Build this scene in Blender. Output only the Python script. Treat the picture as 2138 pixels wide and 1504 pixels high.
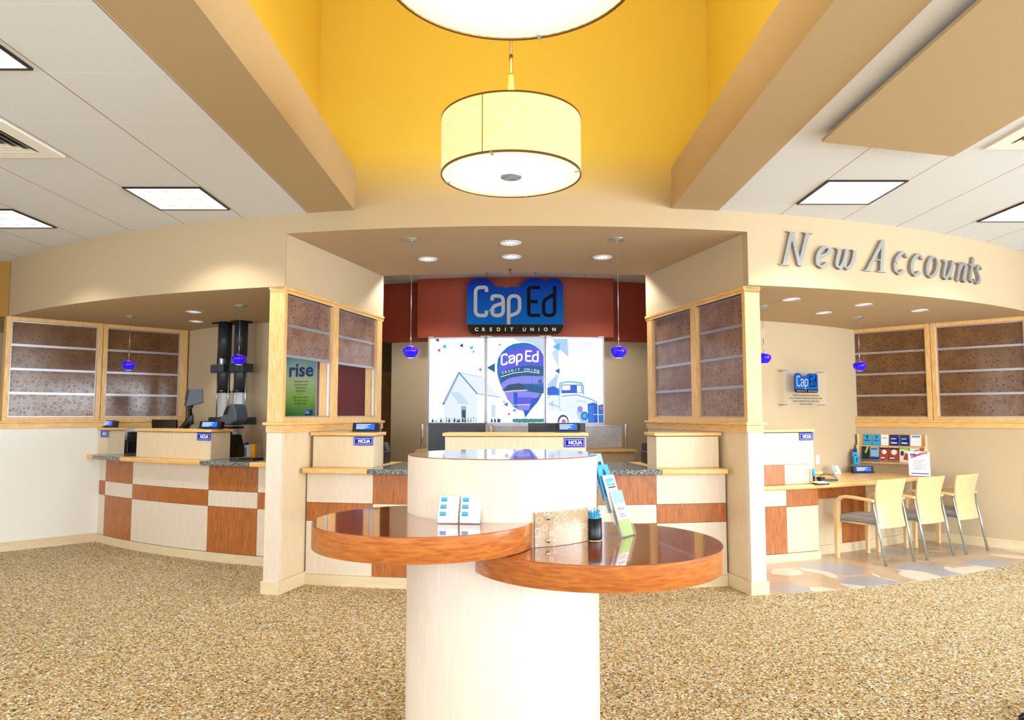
import bpy, math, random
from mathutils import Matrix, Vector
random.seed(7)
for o in list(bpy.data.objects): bpy.data.objects.remove(o)
SC=bpy.context.scene; COL=SC.collection
R=math.radians
EYE=1.5; F=1500.0; PCX,PCY=1067.0,752.0; PITCH=math.atan2(114,F)
# ---------------------------------------------------------------- camera
cam=bpy.data.cameras.new('camera'); cam.sensor_width=36; cam.lens=F/2138*36; cam.shift_x=2/2138; cam.clip_end=60; cam.clip_start=.05
camo=bpy.data.objects.new('camera',cam); COL.objects.link(camo)
camo.location=(0,0,EYE); camo.rotation_euler=(R(90)+PITCH,0,0); SC.camera=camo
# ---------------------------------------------------------------- view
SC.view_settings.view_transform='Standard'; SC.view_settings.look='None'
SC.view_settings.gamma=1; SC.view_settings.use_curve_mapping=False; SC.view_settings.exposure=0.08
# ---------------------------------------------------------------- sky
w=bpy.data.worlds.new('sky'); SC.world=w; w.use_nodes=True
w.node_tree.nodes['Background'].inputs[0].default_value=(.86,.93,1,1)
w.node_tree.nodes['Background'].inputs[1].default_value=2.2
# ---------------------------------------------------------------- large daylight lights (in the window openings)
def area(name,loc,rot,sx,sy,W,col):
    l=bpy.data.lights.new(name,'AREA'); l.shape='RECTANGLE'; l.size=sx; l.size_y=sy; l.energy=W; l.color=col
    o=bpy.data.objects.new(name,l); COL.objects.link(o); o.location=loc; o.rotation_euler=rot; return o
UP=R(106)
area('daylight_back_left',(-4.2,-3.35,1.75),(UP,0,0),4.4,2.3,160,(.80,.90,1))
area('daylight_back_mid',(.3,-3.35,1.75),(UP,0,0),3.4,2.3,85,(.82,.91,1))
area('daylight_back_right',(5.0,-3.35,1.75),(UP,0,0),4.8,2.3,370,(.84,.92,1))
area('daylight_side_right',(8.75,1.0,1.7),(UP,0,R(90)),7.4,2.3,740,(.82,.91,1))
area('daylight_side_left',(-8.75,0.4,1.7),(UP,0,R(-90)),4.4,2.3,150,(.80,.90,1))
# ================================================================ helpers
def lin(h):
    h=h.lstrip('#'); c=[int(h[i:i+2],16)/255 for i in (0,2,4)]
    return tuple((x/12.92 if x<=.04045 else ((x+.055)/1.055)**2.4) for x in c)+(1,)
def at(px,py,z):
    "point of the place seen at a pixel, on the level z"
    cp,sp=math.cos(PITCH),math.sin(PITCH); u=(PCY-py)/F
    d=Vector(((px-PCX)/F, cp-sp*u, sp+cp*u)); t=(z-EYE)/d.z
    return Vector((d.x*t,d.y*t,z))
def aty(px,py,Y):
    cp,sp=math.cos(PITCH),math.sin(PITCH); u=(PCY-py)/F
    d=Vector(((px-PCX)/F, cp-sp*u, sp+cp*u)); t=Y/d.y
    return Vector((d.x*t,Y,EYE+d.z*t))
CX,CY=.178,14.766                      # centre of the round plan of the teller line
def pol(r,th,z=0): t=R(th); return Vector((CX+r*math.sin(t),CY-r*math.cos(t),z))
def polm(r,th,z=0): return Matrix.Translation(pol(r,th,z))@Matrix.Rotation(R(th),4,'Z')
WM={}
class MB:
    def __init__(s): s.v=[]; s.f=[]; s.sm=[]
    def add(s,vs,fs,sm=False,M=None):
        b=len(s.v)
        s.v+=[(M@Vector(v)) if M else Vector(v) for v in vs]; s.f+=[tuple(b+i for i in f) for f in fs]; s.sm+=[sm]*len(fs); return s
    def box(s,x0,x1,y0,y1,z0,z1,M=None):
        vs=[(x,y,z) for x in (x0,x1) for y in (y0,y1) for z in (z0,z1)]
        return s.add(vs,[(0,1,3,2),(4,6,7,5),(0,4,5,1),(2,3,7,6),(0,2,6,4),(1,5,7,3)],False,M)
    def arc(s,r0,r1,t0,t1,z0,z1,n=None):
        n=n or max(1,int(abs(t1-t0)/.75)); vs=[];fs=[]
        for i in range(n+1):
            t=t0+(t1-t0)*i/n
            for r,z in ((r0,z0),(r1,z0),(r1,z1),(r0,z1)): vs.append(pol(r,t,z))
        for i in range(n):
            a=i*4;b=a+4
            for k in range(4): fs.append((a+k,a+(k+1)%4,b+(k+1)%4,b+k))
        fs+=[(3,2,1,0),(n*4,n*4+1,n*4+2,n*4+3)]
        return s.add(vs,fs)
    def prism(s,poly,z0,z1,M=None,sm=False):
        "polygon in xy extruded in z"
        n=len(poly); vs=[(x,y,z0) for x,y in poly]+[(x,y,z1) for x,y in poly]
        s.add(vs,[tuple(range(n))[::-1],tuple(range(n,2*n))],False,M)
        b=len(s.v)-2*n
        s.f+=[(b+i,b+(i+1)%n,b+n+(i+1)%n,b+n+i) for i in range(n)]; s.sm+=[sm]*n; return s
    def plate(s,poly,y0,y1,M=None,sm=False):
        "polygon in xz extruded in y (a plate that faces -y)"
        T=Matrix(((1,0,0,0),(0,0,1,0),(0,1,0,0),(0,0,0,1)))
        return s.prism(poly,y0,y1,(M@T) if M else T,sm)
    def tube(s,pts,r,n=10,M=None,cap=True,flat=None):
        pts=[Vector(p) for p in pts]; vs=[];fs=[]; prev=None
        rs=r if isinstance(r,(list,tuple)) else [r]*len(pts)
        for i,p in enumerate(pts):
            d=(pts[min(i+1,len(pts)-1)]-pts[max(i-1,0)]).normalized()
            if prev is None: a=d.orthogonal().normalized()
            else: a=(prev-d*prev.dot(d)).normalized()
            prev=a; b=d.cross(a)
            for k in range(n):
                q=2*math.pi*k/n; vs.append(p+(a*math.cos(q)+b*math.sin(q))*rs[i])
        for i in range(len(pts)-1):
            for k in range(n): fs.append((i*n+k,i*n+(k+1)%n,(i+1)*n+(k+1)%n,(i+1)*n+k))
        s.add(vs,fs,True,M)
        if cap:
            b=len(s.v)-len(vs); s.f+=[tuple(b+k for k in range(n))[::-1],tuple(b+len(vs)-n+k for k in range(n))]; s.sm+=[False]*2
        return s
    def lathe(s,prof,n=32,M=None,sm=True,c0=False,c1=False):
        vs=[];fs=[]
        for r,z in prof:
            for k in range(n): q=2*math.pi*k/n; vs.append((r*math.cos(q),r*math.sin(q),z))
        m=len(prof)
        for i in range(m-1):
            for k in range(n): fs.append((i*n+k,i*n+(k+1)%n,(i+1)*n+(k+1)%n,(i+1)*n+k))
        s.add(vs,fs,sm,M); b=len(s.v)-len(vs)
        if c0: s.f.append(tuple(b+k for k in range(n))[::-1]); s.sm.append(False)
        if c1: s.f.append(tuple(b+(m-1)*n+k for k in range(n))); s.sm.append(False)
        return s
    def stroke(s,pts,wd,d0,d1,M=None,closed=False):
        "ribbon of width wd along pts in xz, plate d0..d1 in y"
        P=[Vector((p[0],p[1])) for p in pts]; n=len(P); L=[];Rr=[]
        for i in range(n):
            a=P[(i-1)%n] if (closed or i>0) else None; b=P[(i+1)%n] if (closed or i<n-1) else None
            d1v=(P[i]-a).normalized() if a is not None else None; d2v=(b-P[i]).normalized() if b is not None else None
            if d1v is None: d1v=d2v
            if d2v is None: d2v=d1v
            t=(d1v+d2v); t=t.normalized() if t.length>1e-6 else d1v
            nn=Vector((-t.y,t.x)); c=max(.45,nn.dot(Vector((-d1v.y,d1v.x))))
            L.append(P[i]+nn*wd/2/c); Rr.append(P[i]-nn*wd/2/c)
        m=n if closed else n-1
        for i in range(m):
            j=(i+1)%n
            q=[L[i],L[j],Rr[j],Rr[i]]
            vs=[(v.x,y,v.y) for y in (d0,d1) for v in q]
            fs=[(0,1,2,3),(7,6,5,4),(0,4,5,1),(2,6,7,3)]
            if not closed and i==0: fs.append((3,7,4,0))
            if not closed and i==m-1: fs.append((1,5,6,2))
            s.add(vs,fs,False,M)
        return s
    def build(s,name,mt,parent=None,local=True,bevel=0,loc=None,kind=None,seg=2):
        """local=True: verts are in the parent's frame; False: world"""
        vs=s.v; me=bpy.data.meshes.new(name)
        M=None
        if parent is not None and not local: M=WM[parent.name].inverted()
        off=Vector((0,0,0))
        if parent is None:
            xs=[v.x for v in vs]; ys=[v.y for v in vs]; zs=[v.z for v in vs]
            off=Vector(((min(xs)+max(xs))/2,(min(ys)+max(ys))/2,min(zs)))
        vv=[tuple((M@v if M else v)-off) for v in vs]
        me.from_pydata(vv,[],s.f); me.polygons.foreach_set('use_smooth',s.sm); me.update()
        mts=mt if isinstance(mt,(list,tuple)) else [mt]
        for m_ in mts: me.materials.append(m_)
        import bmesh
        bm=bmesh.new(); bm.from_mesh(me); bmesh.ops.recalc_face_normals(bm,faces=bm.faces); bm.to_mesh(me); bm.free()
        o=bpy.data.objects.new(name,me); COL.objects.link(o)
        if parent is not None: o.parent=parent
        else: o.location=off
        if bevel:
            b=o.modifiers.new('bevel','BEVEL'); b.width=bevel; b.segments=seg; b.limit_method='ANGLE'; b.angle_limit=R(40)
        if kind: o['kind']=kind
        WM[o.name]=(WM[parent.name] if parent is not None else Matrix.Translation(off))
        return o
def thing(name,label,cat,M=None,group=None,kind=None):
    o=bpy.data.objects.new(name,None); COL.objects.link(o); o.empty_display_size=.05
    M=M or Matrix.Identity(4); o.matrix_world=M; o.location=M.to_translation(); o.rotation_euler=M.to_euler(); WM[o.name]=M
    if label: o['label']=label
    if cat: o['category']=cat
    if group: o['group']=group
    if kind: o['kind']=kind
    return o
def tag(o,label,cat,group=None):
    o['label']=label; o['category']=cat
    if group: o['group']=group
    return o
def T(x,y,z,rz=0,rx=0,ry=0): return Matrix.Translation((x,y,z))@Matrix.Rotation(R(rz),4,'Z')@Matrix.Rotation(R(ry),4,'Y')@Matrix.Rotation(R(rx),4,'X')
def copy_tree(o,M,label=None,group=None,parent=None):
    c=o.copy(); COL.objects.link(c); WM[c.name]=M
    if parent: c.parent=parent
    else: c.location=M.to_translation(); c.rotation_euler=M.to_euler()
    if label: c['label']=label
    if group: c['group']=group
    for ch in list(o.children): copy_tree(ch,M,parent=c)
    return c
_tc={}
def text(mb,s,size,M,cx=True,depth=.001,bold=0,spacing=1.0,width=None):
    "flat lettering in local xz facing -y, baseline at z=0, centred on x=0"
    key=(s,size,depth,bold,spacing)
    if key not in _tc:
        c=bpy.data.curves.new('t','FONT'); c.body=s; c.size=size; c.extrude=depth/2; c.offset=bold; c.space_character=spacing
        c.resolution_u=3
        o=bpy.data.objects.new('t',c); COL.objects.link(o)
        dg=bpy.context.evaluated_depsgraph_get(); dg.update()
        me=bpy.data.meshes.new_from_object(o.evaluated_get(dg))
        _tc[key]=([tuple(v.co) for v in me.vertices],[tuple(p.vertices) for p in me.polygons])
        bpy.data.objects.remove(o); bpy.data.curves.remove(c); bpy.data.meshes.remove(me)
    vs,fs=_tc[key]
    x0=min(v[0] for v in vs); x1=max(v[0] for v in vs); k=1.0
    if width: k=width/(x1-x0)
    m=(x0+x1)/2 if cx else x0
    mb.add([((v[0]-m)*k,-v[2],v[1]) for v in vs],fs,False,M); return mb
# ================================================================ materials
def newmat(name):
    m=bpy.data.materials.new(name); m.use_nodes=True; nt=m.node_tree; b=nt.nodes['Principled BSDF']; return m,nt,b
def mat(name,col,rough=.5,metal=0,emit=None,es=0,coat=0,spec=None):
    m,nt,b=newmat(name); b.inputs['Base Color'].default_value=lin(col) if isinstance(col,str) else tuple(col)+(1,)
    b.inputs['Roughness'].default_value=rough; b.inputs['Metallic'].default_value=metal
    if coat: b.inputs['Coat Weight'].default_value=coat; b.inputs['Coat Roughness'].default_value=.05
    if spec is not None: b.inputs['Specular IOR Level'].default_value=spec
    if emit: b.inputs['Emission Color'].default_value=lin(emit); b.inputs['Emission Strength'].default_value=es
    return m
def nd(nt,t,**k):
    n=nt.nodes.new(t)
    for a,b in k.items(): setattr(n,a,b)
    return n
def coords(nt,scale=(1,1,1),kind='Object',rot=(0,0,0)):
    tc=nd(nt,'ShaderNodeTexCoord'); mp=nd(nt,'ShaderNodeMapping'); mp.inputs['Scale'].default_value=scale; mp.inputs['Rotation'].default_value=rot
    nt.links.new(tc.outputs[kind],mp.inputs[0]); return mp.outputs[0]
def ramp(nt,src,stops,const=False):
    r=nd(nt,'ShaderNodeValToRGB'); cr=r.color_ramp
    if const: cr.interpolation='CONSTANT'
    while len(cr.elements)<len(stops): cr.elements.new(.5)
    for e,(p,c) in zip(cr.elements,stops): e.position=p; e.color=lin(c) if isinstance(c,str) else c
    nt.links.new(src,r.inputs[0]); return r.outputs[0]
def bump(nt,b,src,strength=.2,dist=.002):
    n=nd(nt,'ShaderNodeBump'); n.inputs['Strength'].default_value=strength; n.inputs['Distance'].default_value=dist
    nt.links.new(src,n.inputs['Height']); nt.links.new(n.outputs[0],b.inputs['Normal'])
def wood(name,c1,c2,c3,rough=.35,scale=(14,14,1.2),coat=0,amount=6):
    m,nt,b=newmat(name); v=coords(nt,scale)
    n=nd(nt,'ShaderNodeTexNoise'); n.inputs['Scale'].default_value=amount; n.inputs['Detail'].default_value=6; n.inputs['Distortion'].default_value=.6
    nt.links.new(v,n.inputs['Vector'])
    c=ramp(nt,n.outputs['Fac'],[(.32,c1),(.52,c2),(.7,c3)]); nt.links.new(c,b.inputs['Base Color'])
    b.inputs['Roughness'].default_value=rough
    if coat: b.inputs['Coat Weight'].default_value=coat; b.inputs['Coat Roughness'].default_value=.04
    return m
def paint(name,col,rough=.75):
    m,nt,b=newmat(name); b.inputs['Base Color'].default_value=lin(col); b.inputs['Roughness'].default_value=rough
    n=nd(nt,'ShaderNodeTexNoise'); n.inputs['Scale'].default_value=160; nt.links.new(coords(nt),n.inputs['Vector']); bump(nt,b,n.outputs['Fac'],.08,.001)
    return m
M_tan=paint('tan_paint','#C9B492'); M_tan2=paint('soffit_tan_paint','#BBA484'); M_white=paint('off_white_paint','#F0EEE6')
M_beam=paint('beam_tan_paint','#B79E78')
M_yel=paint('yellow_paint','#E7C94F',.6); M_burg=paint('burgundy_paint','#94381C',.6); M_burg2=paint('maroon_paint','#6E2A2C',.6)
M_maple=wood('maple_wood','#DDA860','#E9BC78','#F2CE92',.38)
M_ply=wood('pale_plywood','#E4BD82','#EBC792','#F0D2A2',.36)
M_mapleH=wood('maple_wood_horizontal','#DFAA5E','#EABD76','#F3CF90',.35,(1.2,1.2,14))
M_maplepale=wood('pale_maple_laminate','#DDC7A4','#E2CEAD','#E6D4B5',.42)
M_cream=wood('cream_laminate','#E2D2BE','#E6D7C4','#EADCCB',.42)
M_base=wood('base_maple','#E0CBA2','#E5D2AC','#E9D8B5',.4,(1.2,1.2,14))
M_cherry=wood('cherry_laminate','#9A541E','#B2682E','#C07A3E',.34)
M_cherrytop=wood('cherry_top_gloss','#8A4216','#A2541C','#B46628',.12,(3,12,3),1.0,3)
M_cherryedge=wood('cherry_edge','#A05420','#B8682C','#C67A3A',.28,(2,2,16),.3)
M_gap=mat('dark_joint','#1C2420',.6)
M_black=mat('black_plastic','#0C0C0E',.32); M_dark=mat('charcoal_plastic','#2B2F38',.4); M_grey=mat('slate_grey_plastic','#4A515C',.45)
M_alum=mat('aluminium','#B9B6BC',.35,.6); M_chrome=mat('chrome','#E4E6EA',.12,1); M_bronze=mat('bronze_metal','#8A6A40',.35,.9)
M_steel=mat('satin_steel','#BFD0D4',.28,.9)
M_paper=mat('white_paper','#F6F7F8',.6); M_ink=mat('dark_ink','#22262E',.6); M_wplate=mat('white_plastic','#DEDBD0',.4)
M_blue=mat('royal_blue_sign','#0A22B4',.6,emit='#0A2AC8',es=.06,spec=.12); M_cyan=mat('cyan_print','#35A8DC',.45); M_navy=mat('navy_print','#16306E',.5)
M_red=mat('red_print','#C8283C',.5); M_green=mat('green_print','#9BD957',.5)
M_screen=mat('blue_screen','#0A44B8',.3,emit='#1C6CF0',es=.7); M_screenw=mat('screen_text','#CFE4FF',.4,emit='#CFE4FF',es=.9)
def granite():
    m,nt,b=newmat('speckled_granite'); n=nd(nt,'ShaderNodeTexVoronoi'); n.inputs['Scale'].default_value=170; nt.links.new(coords(nt),n.inputs['Vector'])
    c=ramp(nt,n.outputs['Color'],[(0,'#2E3236'),(.35,'#6B7376'),(.6,'#8E9694'),(.85,'#C2C8C4')],True); nt.links.new(c,b.inputs['Base Color']); b.inputs['Roughness'].default_value=.12; return m
M_granite=granite()
def carpet():
    m,nt,b=newmat('speckled_carpet'); v=coords(nt,(1,1,1))
    n=nd(nt,'ShaderNodeTexVoronoi'); n.inputs['Scale'].default_value=105; nt.links.new(v,n.inputs['Vector'])
    sep=nd(nt,'ShaderNodeSeparateColor'); nt.links.new(n.outputs['Color'],sep.inputs[0])
    c=ramp(nt,sep.outputs[0],[(0,'#54482F'),(.1,'#977C50'),(.26,'#B59C70'),(.46,'#C6B086'),(.64,'#D8CAA8'),(.8,'#C0903F'),(.87,'#F0EBDC'),(.96,'#94948C')],True)
    n2=nd(nt,'ShaderNodeTexNoise'); n2.inputs['Scale'].default_value=45; n2.inputs['Detail'].default_value=4; nt.links.new(v,n2.inputs['Vector'])
    mx=nd(nt,'ShaderNodeMixRGB',blend_type='OVERLAY'); mx.inputs[0].default_value=.5; nt.links.new(c,mx.inputs[1]); nt.links.new(n2.outputs['Fac'],mx.inputs[2])
    nt.links.new(mx.outputs[0],b.inputs['Base Color']); b.inputs['Roughness'].default_value=.95; b.inputs['Specular IOR Level'].default_value=.1
    bump(nt,b,n.outputs['Distance'],.6,.004); return m
M_carpet=carpet()
def stone():
    m,nt,b=newmat('patterned_vinyl_floor'); v=coords(nt,(1,1,0),'Object')
    def circ(scale,off):
        mp=nd(nt,'ShaderNodeMapping'); mp.inputs['Location'].default_value=off; mp.inputs['Scale'].default_value=(scale,scale,0); nt.links.new(v,mp.inputs[0])
        vo=nd(nt,'ShaderNodeTexVoronoi'); vo.inputs['Scale'].default_value=1; vo.inputs['Randomness'].default_value=.35; nt.links.new(mp.outputs[0],vo.inputs['Vector'])
        return vo
    a=circ(1.15,(0,0,0)); c=circ(1.15,(.42,.3,0)); e=circ(1.5,(.2,.7,0))
    ca=ramp(nt,a.outputs['Distance'],[(0,(1,1,1,1)),(.37,(0,0,0,1))],True)
    cb=ramp(nt,c.outputs['Distance'],[(0,(1,1,1,1)),(.36,(0,0,0,1))],True)
    ce=ramp(nt,e.outputs['Distance'],[(0,(1,1,1,1)),(.4,(0,0,0,1))],True)
    n=nd(nt,'ShaderNodeTexNoise'); n.inputs['Scale'].default_value=3; n.inputs['Detail'].default_value=5; nt.links.new(v,n.inputs['Vector'])
    base=ramp(nt,n.outputs['Fac'],[(.35,'#B79A7C'),(.65,'#CBB193')])
    m1=nd(nt,'ShaderNodeMixRGB'); m1.inputs[2].default_value=lin('#A3A3A8'); nt.links.new(ca,m1.inputs[0]); nt.links.new(base,m1.inputs[1])
    m2=nd(nt,'ShaderNodeMixRGB'); m2.inputs[2].default_value=lin('#D6CDBC'); nt.links.new(m1.outputs[0],m2.inputs[1])
    mm=nd(nt,'ShaderNodeMath',operation='MULTIPLY'); nt.links.new(ca,mm.inputs[0]); nt.links.new(cb,mm.inputs[1]); nt.links.new(mm.outputs[0],m2.inputs[0])
    m3=nd(nt,'ShaderNodeMixRGB'); m3.inputs[2].default_value=lin('#DDD2BE'); nt.links.new(m2.outputs[0],m3.inputs[1])
    m4=nd(nt,'ShaderNodeMath',operation='MULTIPLY'); nt.links.new(cb,m4.inputs[0]); nt.links.new(ce,m4.inputs[1])
    nt.links.new(m4.outputs[0],m3.inputs[0])
    nt.links.new(m3.outputs[0],b.inputs['Base Color']); b.inputs['Roughness'].default_value=.28; return m
M_stone=stone()
def tiles(name,x0,y0,sx=.61,sy=.61):
    m,nt,b=newmat(name); tc=nd(nt,'ShaderNodeNewGeometry'); sp=nd(nt,'ShaderNodeSeparateXYZ'); nt.links.new(tc.outputs['Position'],sp.inputs[0])
    def line(out,o,s,wd):
        a=nd(nt,'ShaderNodeMath',operation='SUBTRACT'); a.inputs[1].default_value=o-50*s; nt.links.new(out,a.inputs[0])
        d=nd(nt,'ShaderNodeMath',operation='DIVIDE'); d.inputs[1].default_value=s; nt.links.new(a.outputs[0],d.inputs[0])
        f=nd(nt,'ShaderNodeMath',operation='FRACT'); nt.links.new(d.outputs[0],f.inputs[0])
        g=nd(nt,'ShaderNodeMath',operation='LESS_THAN'); g.inputs[1].default_value=wd/s; nt.links.new(f.outputs[0],g.inputs[0]); return g.outputs[0]
    lx=line(sp.outputs[0],x0-.004,sx,.009); ly=line(sp.outputs[1],y0-.004,sy,.008)
    n=nd(nt,'ShaderNodeTexNoise'); n.inputs['Scale'].default_value=220; nt.links.new(tc.outputs['Position'],n.inputs['Vector'])
    base=ramp(nt,n.outputs['Fac'],[(.3,'#D6DADF'),(.7,'#E0E4E9')])
    m1=nd(nt,'ShaderNodeMixRGB'); m1.inputs[2].default_value=lin('#E4E6EA'); nt.links.new(ly,m1.inputs[0]); nt.links.new(base,m1.inputs[1])
    m2=nd(nt,'ShaderNodeMixRGB'); m2.inputs[2].default_value=lin('#A98F7C'); nt.links.new(lx,m2.inputs[0]); nt.links.new(m1.outputs[0],m2.inputs[1])
    nt.links.new(m2.outputs[0],b.inputs['Base Color']); b.inputs['Roughness'].default_value=.9; bump(nt,b,n.outputs['Fac'],.15,.002); return m
def resin(name,c1,c2,ringc,rough=.16,scale=26,trans=.25,mixring=.6):
    m,nt,b=newmat(name); v=coords(nt)
    vo=nd(nt,'ShaderNodeTexVoronoi'); vo.inputs['Scale'].default_value=scale; vo.inputs['Randomness'].default_value=.8; nt.links.new(v,vo.inputs['Vector'])
    rg=ramp(nt,vo.outputs['Distance'],[(.0,(0,0,0,1)),(.31,(0,0,0,1)),(.345,(1,1,1,1)),(.385,(1,1,1,1)),(.42,(0,0,0,1))])
    n=nd(nt,'ShaderNodeTexNoise'); n.inputs['Scale'].default_value=5; nt.links.new(v,n.inputs['Vector'])
    bc=ramp(nt,n.outputs['Fac'],[(.3,c1),(.7,c2)])
    mx=nd(nt,'ShaderNodeMixRGB'); nt.links.new(bc,mx.inputs[1]); mx.inputs[2].default_value=lin(ringc)
    ml=nd(nt,'ShaderNodeMath',operation='MULTIPLY'); ml.inputs[1].default_value=mixring; nt.links.new(rg,ml.inputs[0]); nt.links.new(ml.outputs[0],mx.inputs[0])
    nt.links.new(mx.outputs[0],b.inputs['Base Color']); b.inputs['Roughness'].default_value=rough
    n2=nd(nt,'ShaderNodeTexNoise'); n2.inputs['Scale'].default_value=90; nt.links.new(v,n2.inputs['Vector'])
    ad=nd(nt,'ShaderNodeMath',operation='ADD'); nt.links.new(rg,ad.inputs[0]); nt.links.new(n2.outputs['Fac'],ad.inputs[1])
    bump(nt,b,ad.outputs[0],.2,.002); b.inputs['Alpha'].default_value=1-trans
    return m
M_resin=resin('brown_ring_resin','#6E4C32','#82603F','#3A2414',.15,21,.04,.75)
M_resin2=resin('light_brown_ring_resin','#8C6A58','#A07E6A','#4A3226',.15,21,.08,.8)
M_shield=resin('beige_ring_resin','#A68C6C','#B59C7C','#E6DCB0',.14,30,0,.6)
M_metalp=resin('grey_ring_panel','#B4B6BA','#C6C8CC','#808488',.22,34,0,.5)
def fabric():
    m,nt,b=newmat('grey_seat_fabric'); v=coords(nt)
    n=nd(nt,'ShaderNodeTexVoronoi'); n.inputs['Scale'].default_value=9; nt.links.new(v,n.inputs['Vector'])
    c=ramp(nt,n.outputs['Distance'],[(0,'#B98A3C'),(.22,'#8F8B87')],True); nt.links.new(c,b.inputs['Base Color']); b.inputs['Roughness'].default_value=.95; return m
M_fabric=fabric()
def glassy(name,col,alpha=.35,rough=.05):
    m,nt,b=newmat(name); b.inputs['Base Color'].default_value=lin(col); b.inputs['Roughness'].default_value=rough; b.inputs['Alpha'].default_value=alpha; return m
M_acryl=glassy('clear_acrylic','#D8D4CC',.11); M_tubeclear=glassy('clear_tube','#DDE4EC',.35); M_pane=glassy('window_glass','#E8F0F4',.08)
def fancy_blue():
    m,nt,b=newmat('cobalt_art_glass'); v=coords(nt,(1,1,1))
    n=nd(nt,'ShaderNodeTexNoise'); n.inputs['Scale'].default_value=16; n.inputs['Detail'].default_value=2; nt.links.new(v,n.inputs['Vector'])
    c=ramp(nt,n.outputs['Fac'],[(.38,'#0A0AC8'),(.55,'#2A04D0'),(.68,'#8A14C0')]); nt.links.new(c,b.inputs['Base Color'])
    nt.links.new(c,b.inputs['Emission Color']); b.inputs['Emission Strength'].default_value=.55; b.inputs['Roughness'].default_value=.06; return m
M_cobalt=fancy_blue()
def shade():
    m,nt,b=newmat('lit_fabric_shade'); v=coords(nt)
    n=nd(nt,'ShaderNodeTexNoise'); n.inputs['Scale'].default_value=30; nt.links.new(v,n.inputs['Vector'])
    c=ramp(nt,n.outputs['Fac'],[(.35,'#FFEFA0'),(.65,'#FFF4B8')]); nt.links.new(c,b.inputs['Emission Color']); b.inputs['Emission Strength'].default_value=.80
    b.inputs['Base Color'].default_value=(.25,.20,.10,1); b.inputs['Roughness'].default_value=.9; return m
M_shade=shade()
def disc_em():
    m,nt,b=newmat('lit_diffuser'); tc=nd(nt,'ShaderNodeTexCoord'); sp=nd(nt,'ShaderNodeVectorMath',operation='LENGTH'); nt.links.new(tc.outputs['Object'],sp.inputs[0])
    c=ramp(nt,sp.outputs['Value'],[(.08,(1,1,.97,1)),(.26,(1,.96,.82,1)),(.385,(.92,.80,.50,1))]); nt.links.new(c,b.inputs['Emission Color'])
    b.inputs['Emission Strength'].default_value=1.12; b.inputs['Base Color'].default_value=(.2,.2,.18,1); b.inputs['Roughness'].default_value=.5; return m
M_disc=disc_em()
def emis(name,col,s): return mat(name,'#101010',.6,emit=col,es=s)
M_uplight=emis('lamp_uplight','#FFF6E2',23)
def prismatic():
    m,nt,b=newmat('prismatic_lens'); v=coords(nt,(1,1,1),'Object')
    sp=nd(nt,'ShaderNodeSeparateXYZ'); nt.links.new(v,sp.inputs[0])
    def tri(out,s):
        a=nd(nt,'ShaderNodeMath',operation='PINGPONG'); a.inputs[1].default_value=s; nt.links.new(out,a.inputs[0]); return a.outputs[0]
    ad=nd(nt,'ShaderNodeMath',operation='ADD'); nt.links.new(tri(sp.outputs[0],.075),ad.inputs[0]); nt.links.new(tri(sp.outputs[1],.098),ad.inputs[1])
    c=ramp(nt,ad.outputs[0],[(.0,(.62,.61,.59,1)),(.11,(1,.98,.95,1))]); nt.links.new(c,b.inputs['Emission Color']); b.inputs['Emission Strength'].default_value=.98
    b.inputs['Base Color'].default_value=(.3,.3,.3,1); return m
M_lens=prismatic()
M_can=emis('lit_downlight','#E6ECFF',1.3)
# ================================================================ setting
def struct(mb,name,m,**k): return mb.build(name,m,kind='structure',**k)
struct(MB().box(-8.6,8.7,-3.3,12.4,-.1,0),'floor',M_carpet)
struct(MB().arc(6.95,8.86,11.8,44,.0,.004),'floor_tile_bay',M_stone)
# enclosing walls
wb=MB()
for x0,x1 in ((-8.6,-6.5),(-1.9,-1.5),(2.1,2.5),(7.5,8.7)): wb.box(x0,x1,-3.3,-3.2,0,3.4)
wb.box(-8.6,8.7,-3.3,-3.2,0,.55); wb.box(-8.6,8.7,-3.3,-3.2,2.95,3.4); wb.box(-8.6,8.7,-3.3,-3.2,3.4,5.5); struct(wb,'wall_back',M_tan)
wr=MB(); wr.box(-8.7,-8.6,2.6,12.4,0,3.4).box(-8.7,-8.6,-3.3,-1.8,0,3.4).box(-8.7,-8.6,-1.8,2.6,0,.5).box(-8.7,-8.6,-1.8,2.6,2.9,3.4); struct(wr,'wall_left',M_tan)
wr=MB(); wr.box(8.6,8.7,-3.3,-2.7,0,3.4); wr.box(8.6,8.7,4.7,12.4,0,3.4); wr.box(8.6,8.7,-2.7,4.7,0,.5); wr.box(8.6,8.7,-2.7,4.7,2.9,3.4); struct(wr,'wall_right',M_tan)
struct(MB().box(-8.7,8.7,12.3,12.4,0,3.4),'wall_front',M_tan)
for i,(x0,x1) in enumerate(((-6.5,-1.9),(-1.5,2.1),(2.5,7.5))):
    g=thing('window_%d'%(i+5),None,None,T((x0+x1)/2,-3.25,.55),kind='structure'); hw=(x1-x0)/2
    fr=MB(); fr.box(-hw,-hw+.06,-.04,.04,0,2.4).box(hw-.06,hw,-.04,.04,0,2.4).box(-hw,hw,-.04,.04,0,.06).box(-hw,hw,-.04,.04,2.34,2.4)
    for k in (-1,1): fr.box(k*hw/3-.025,k*hw/3+.025,-.03,.03,.06,2.34)
    fr.build('window_frame',M_dark,g)
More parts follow.
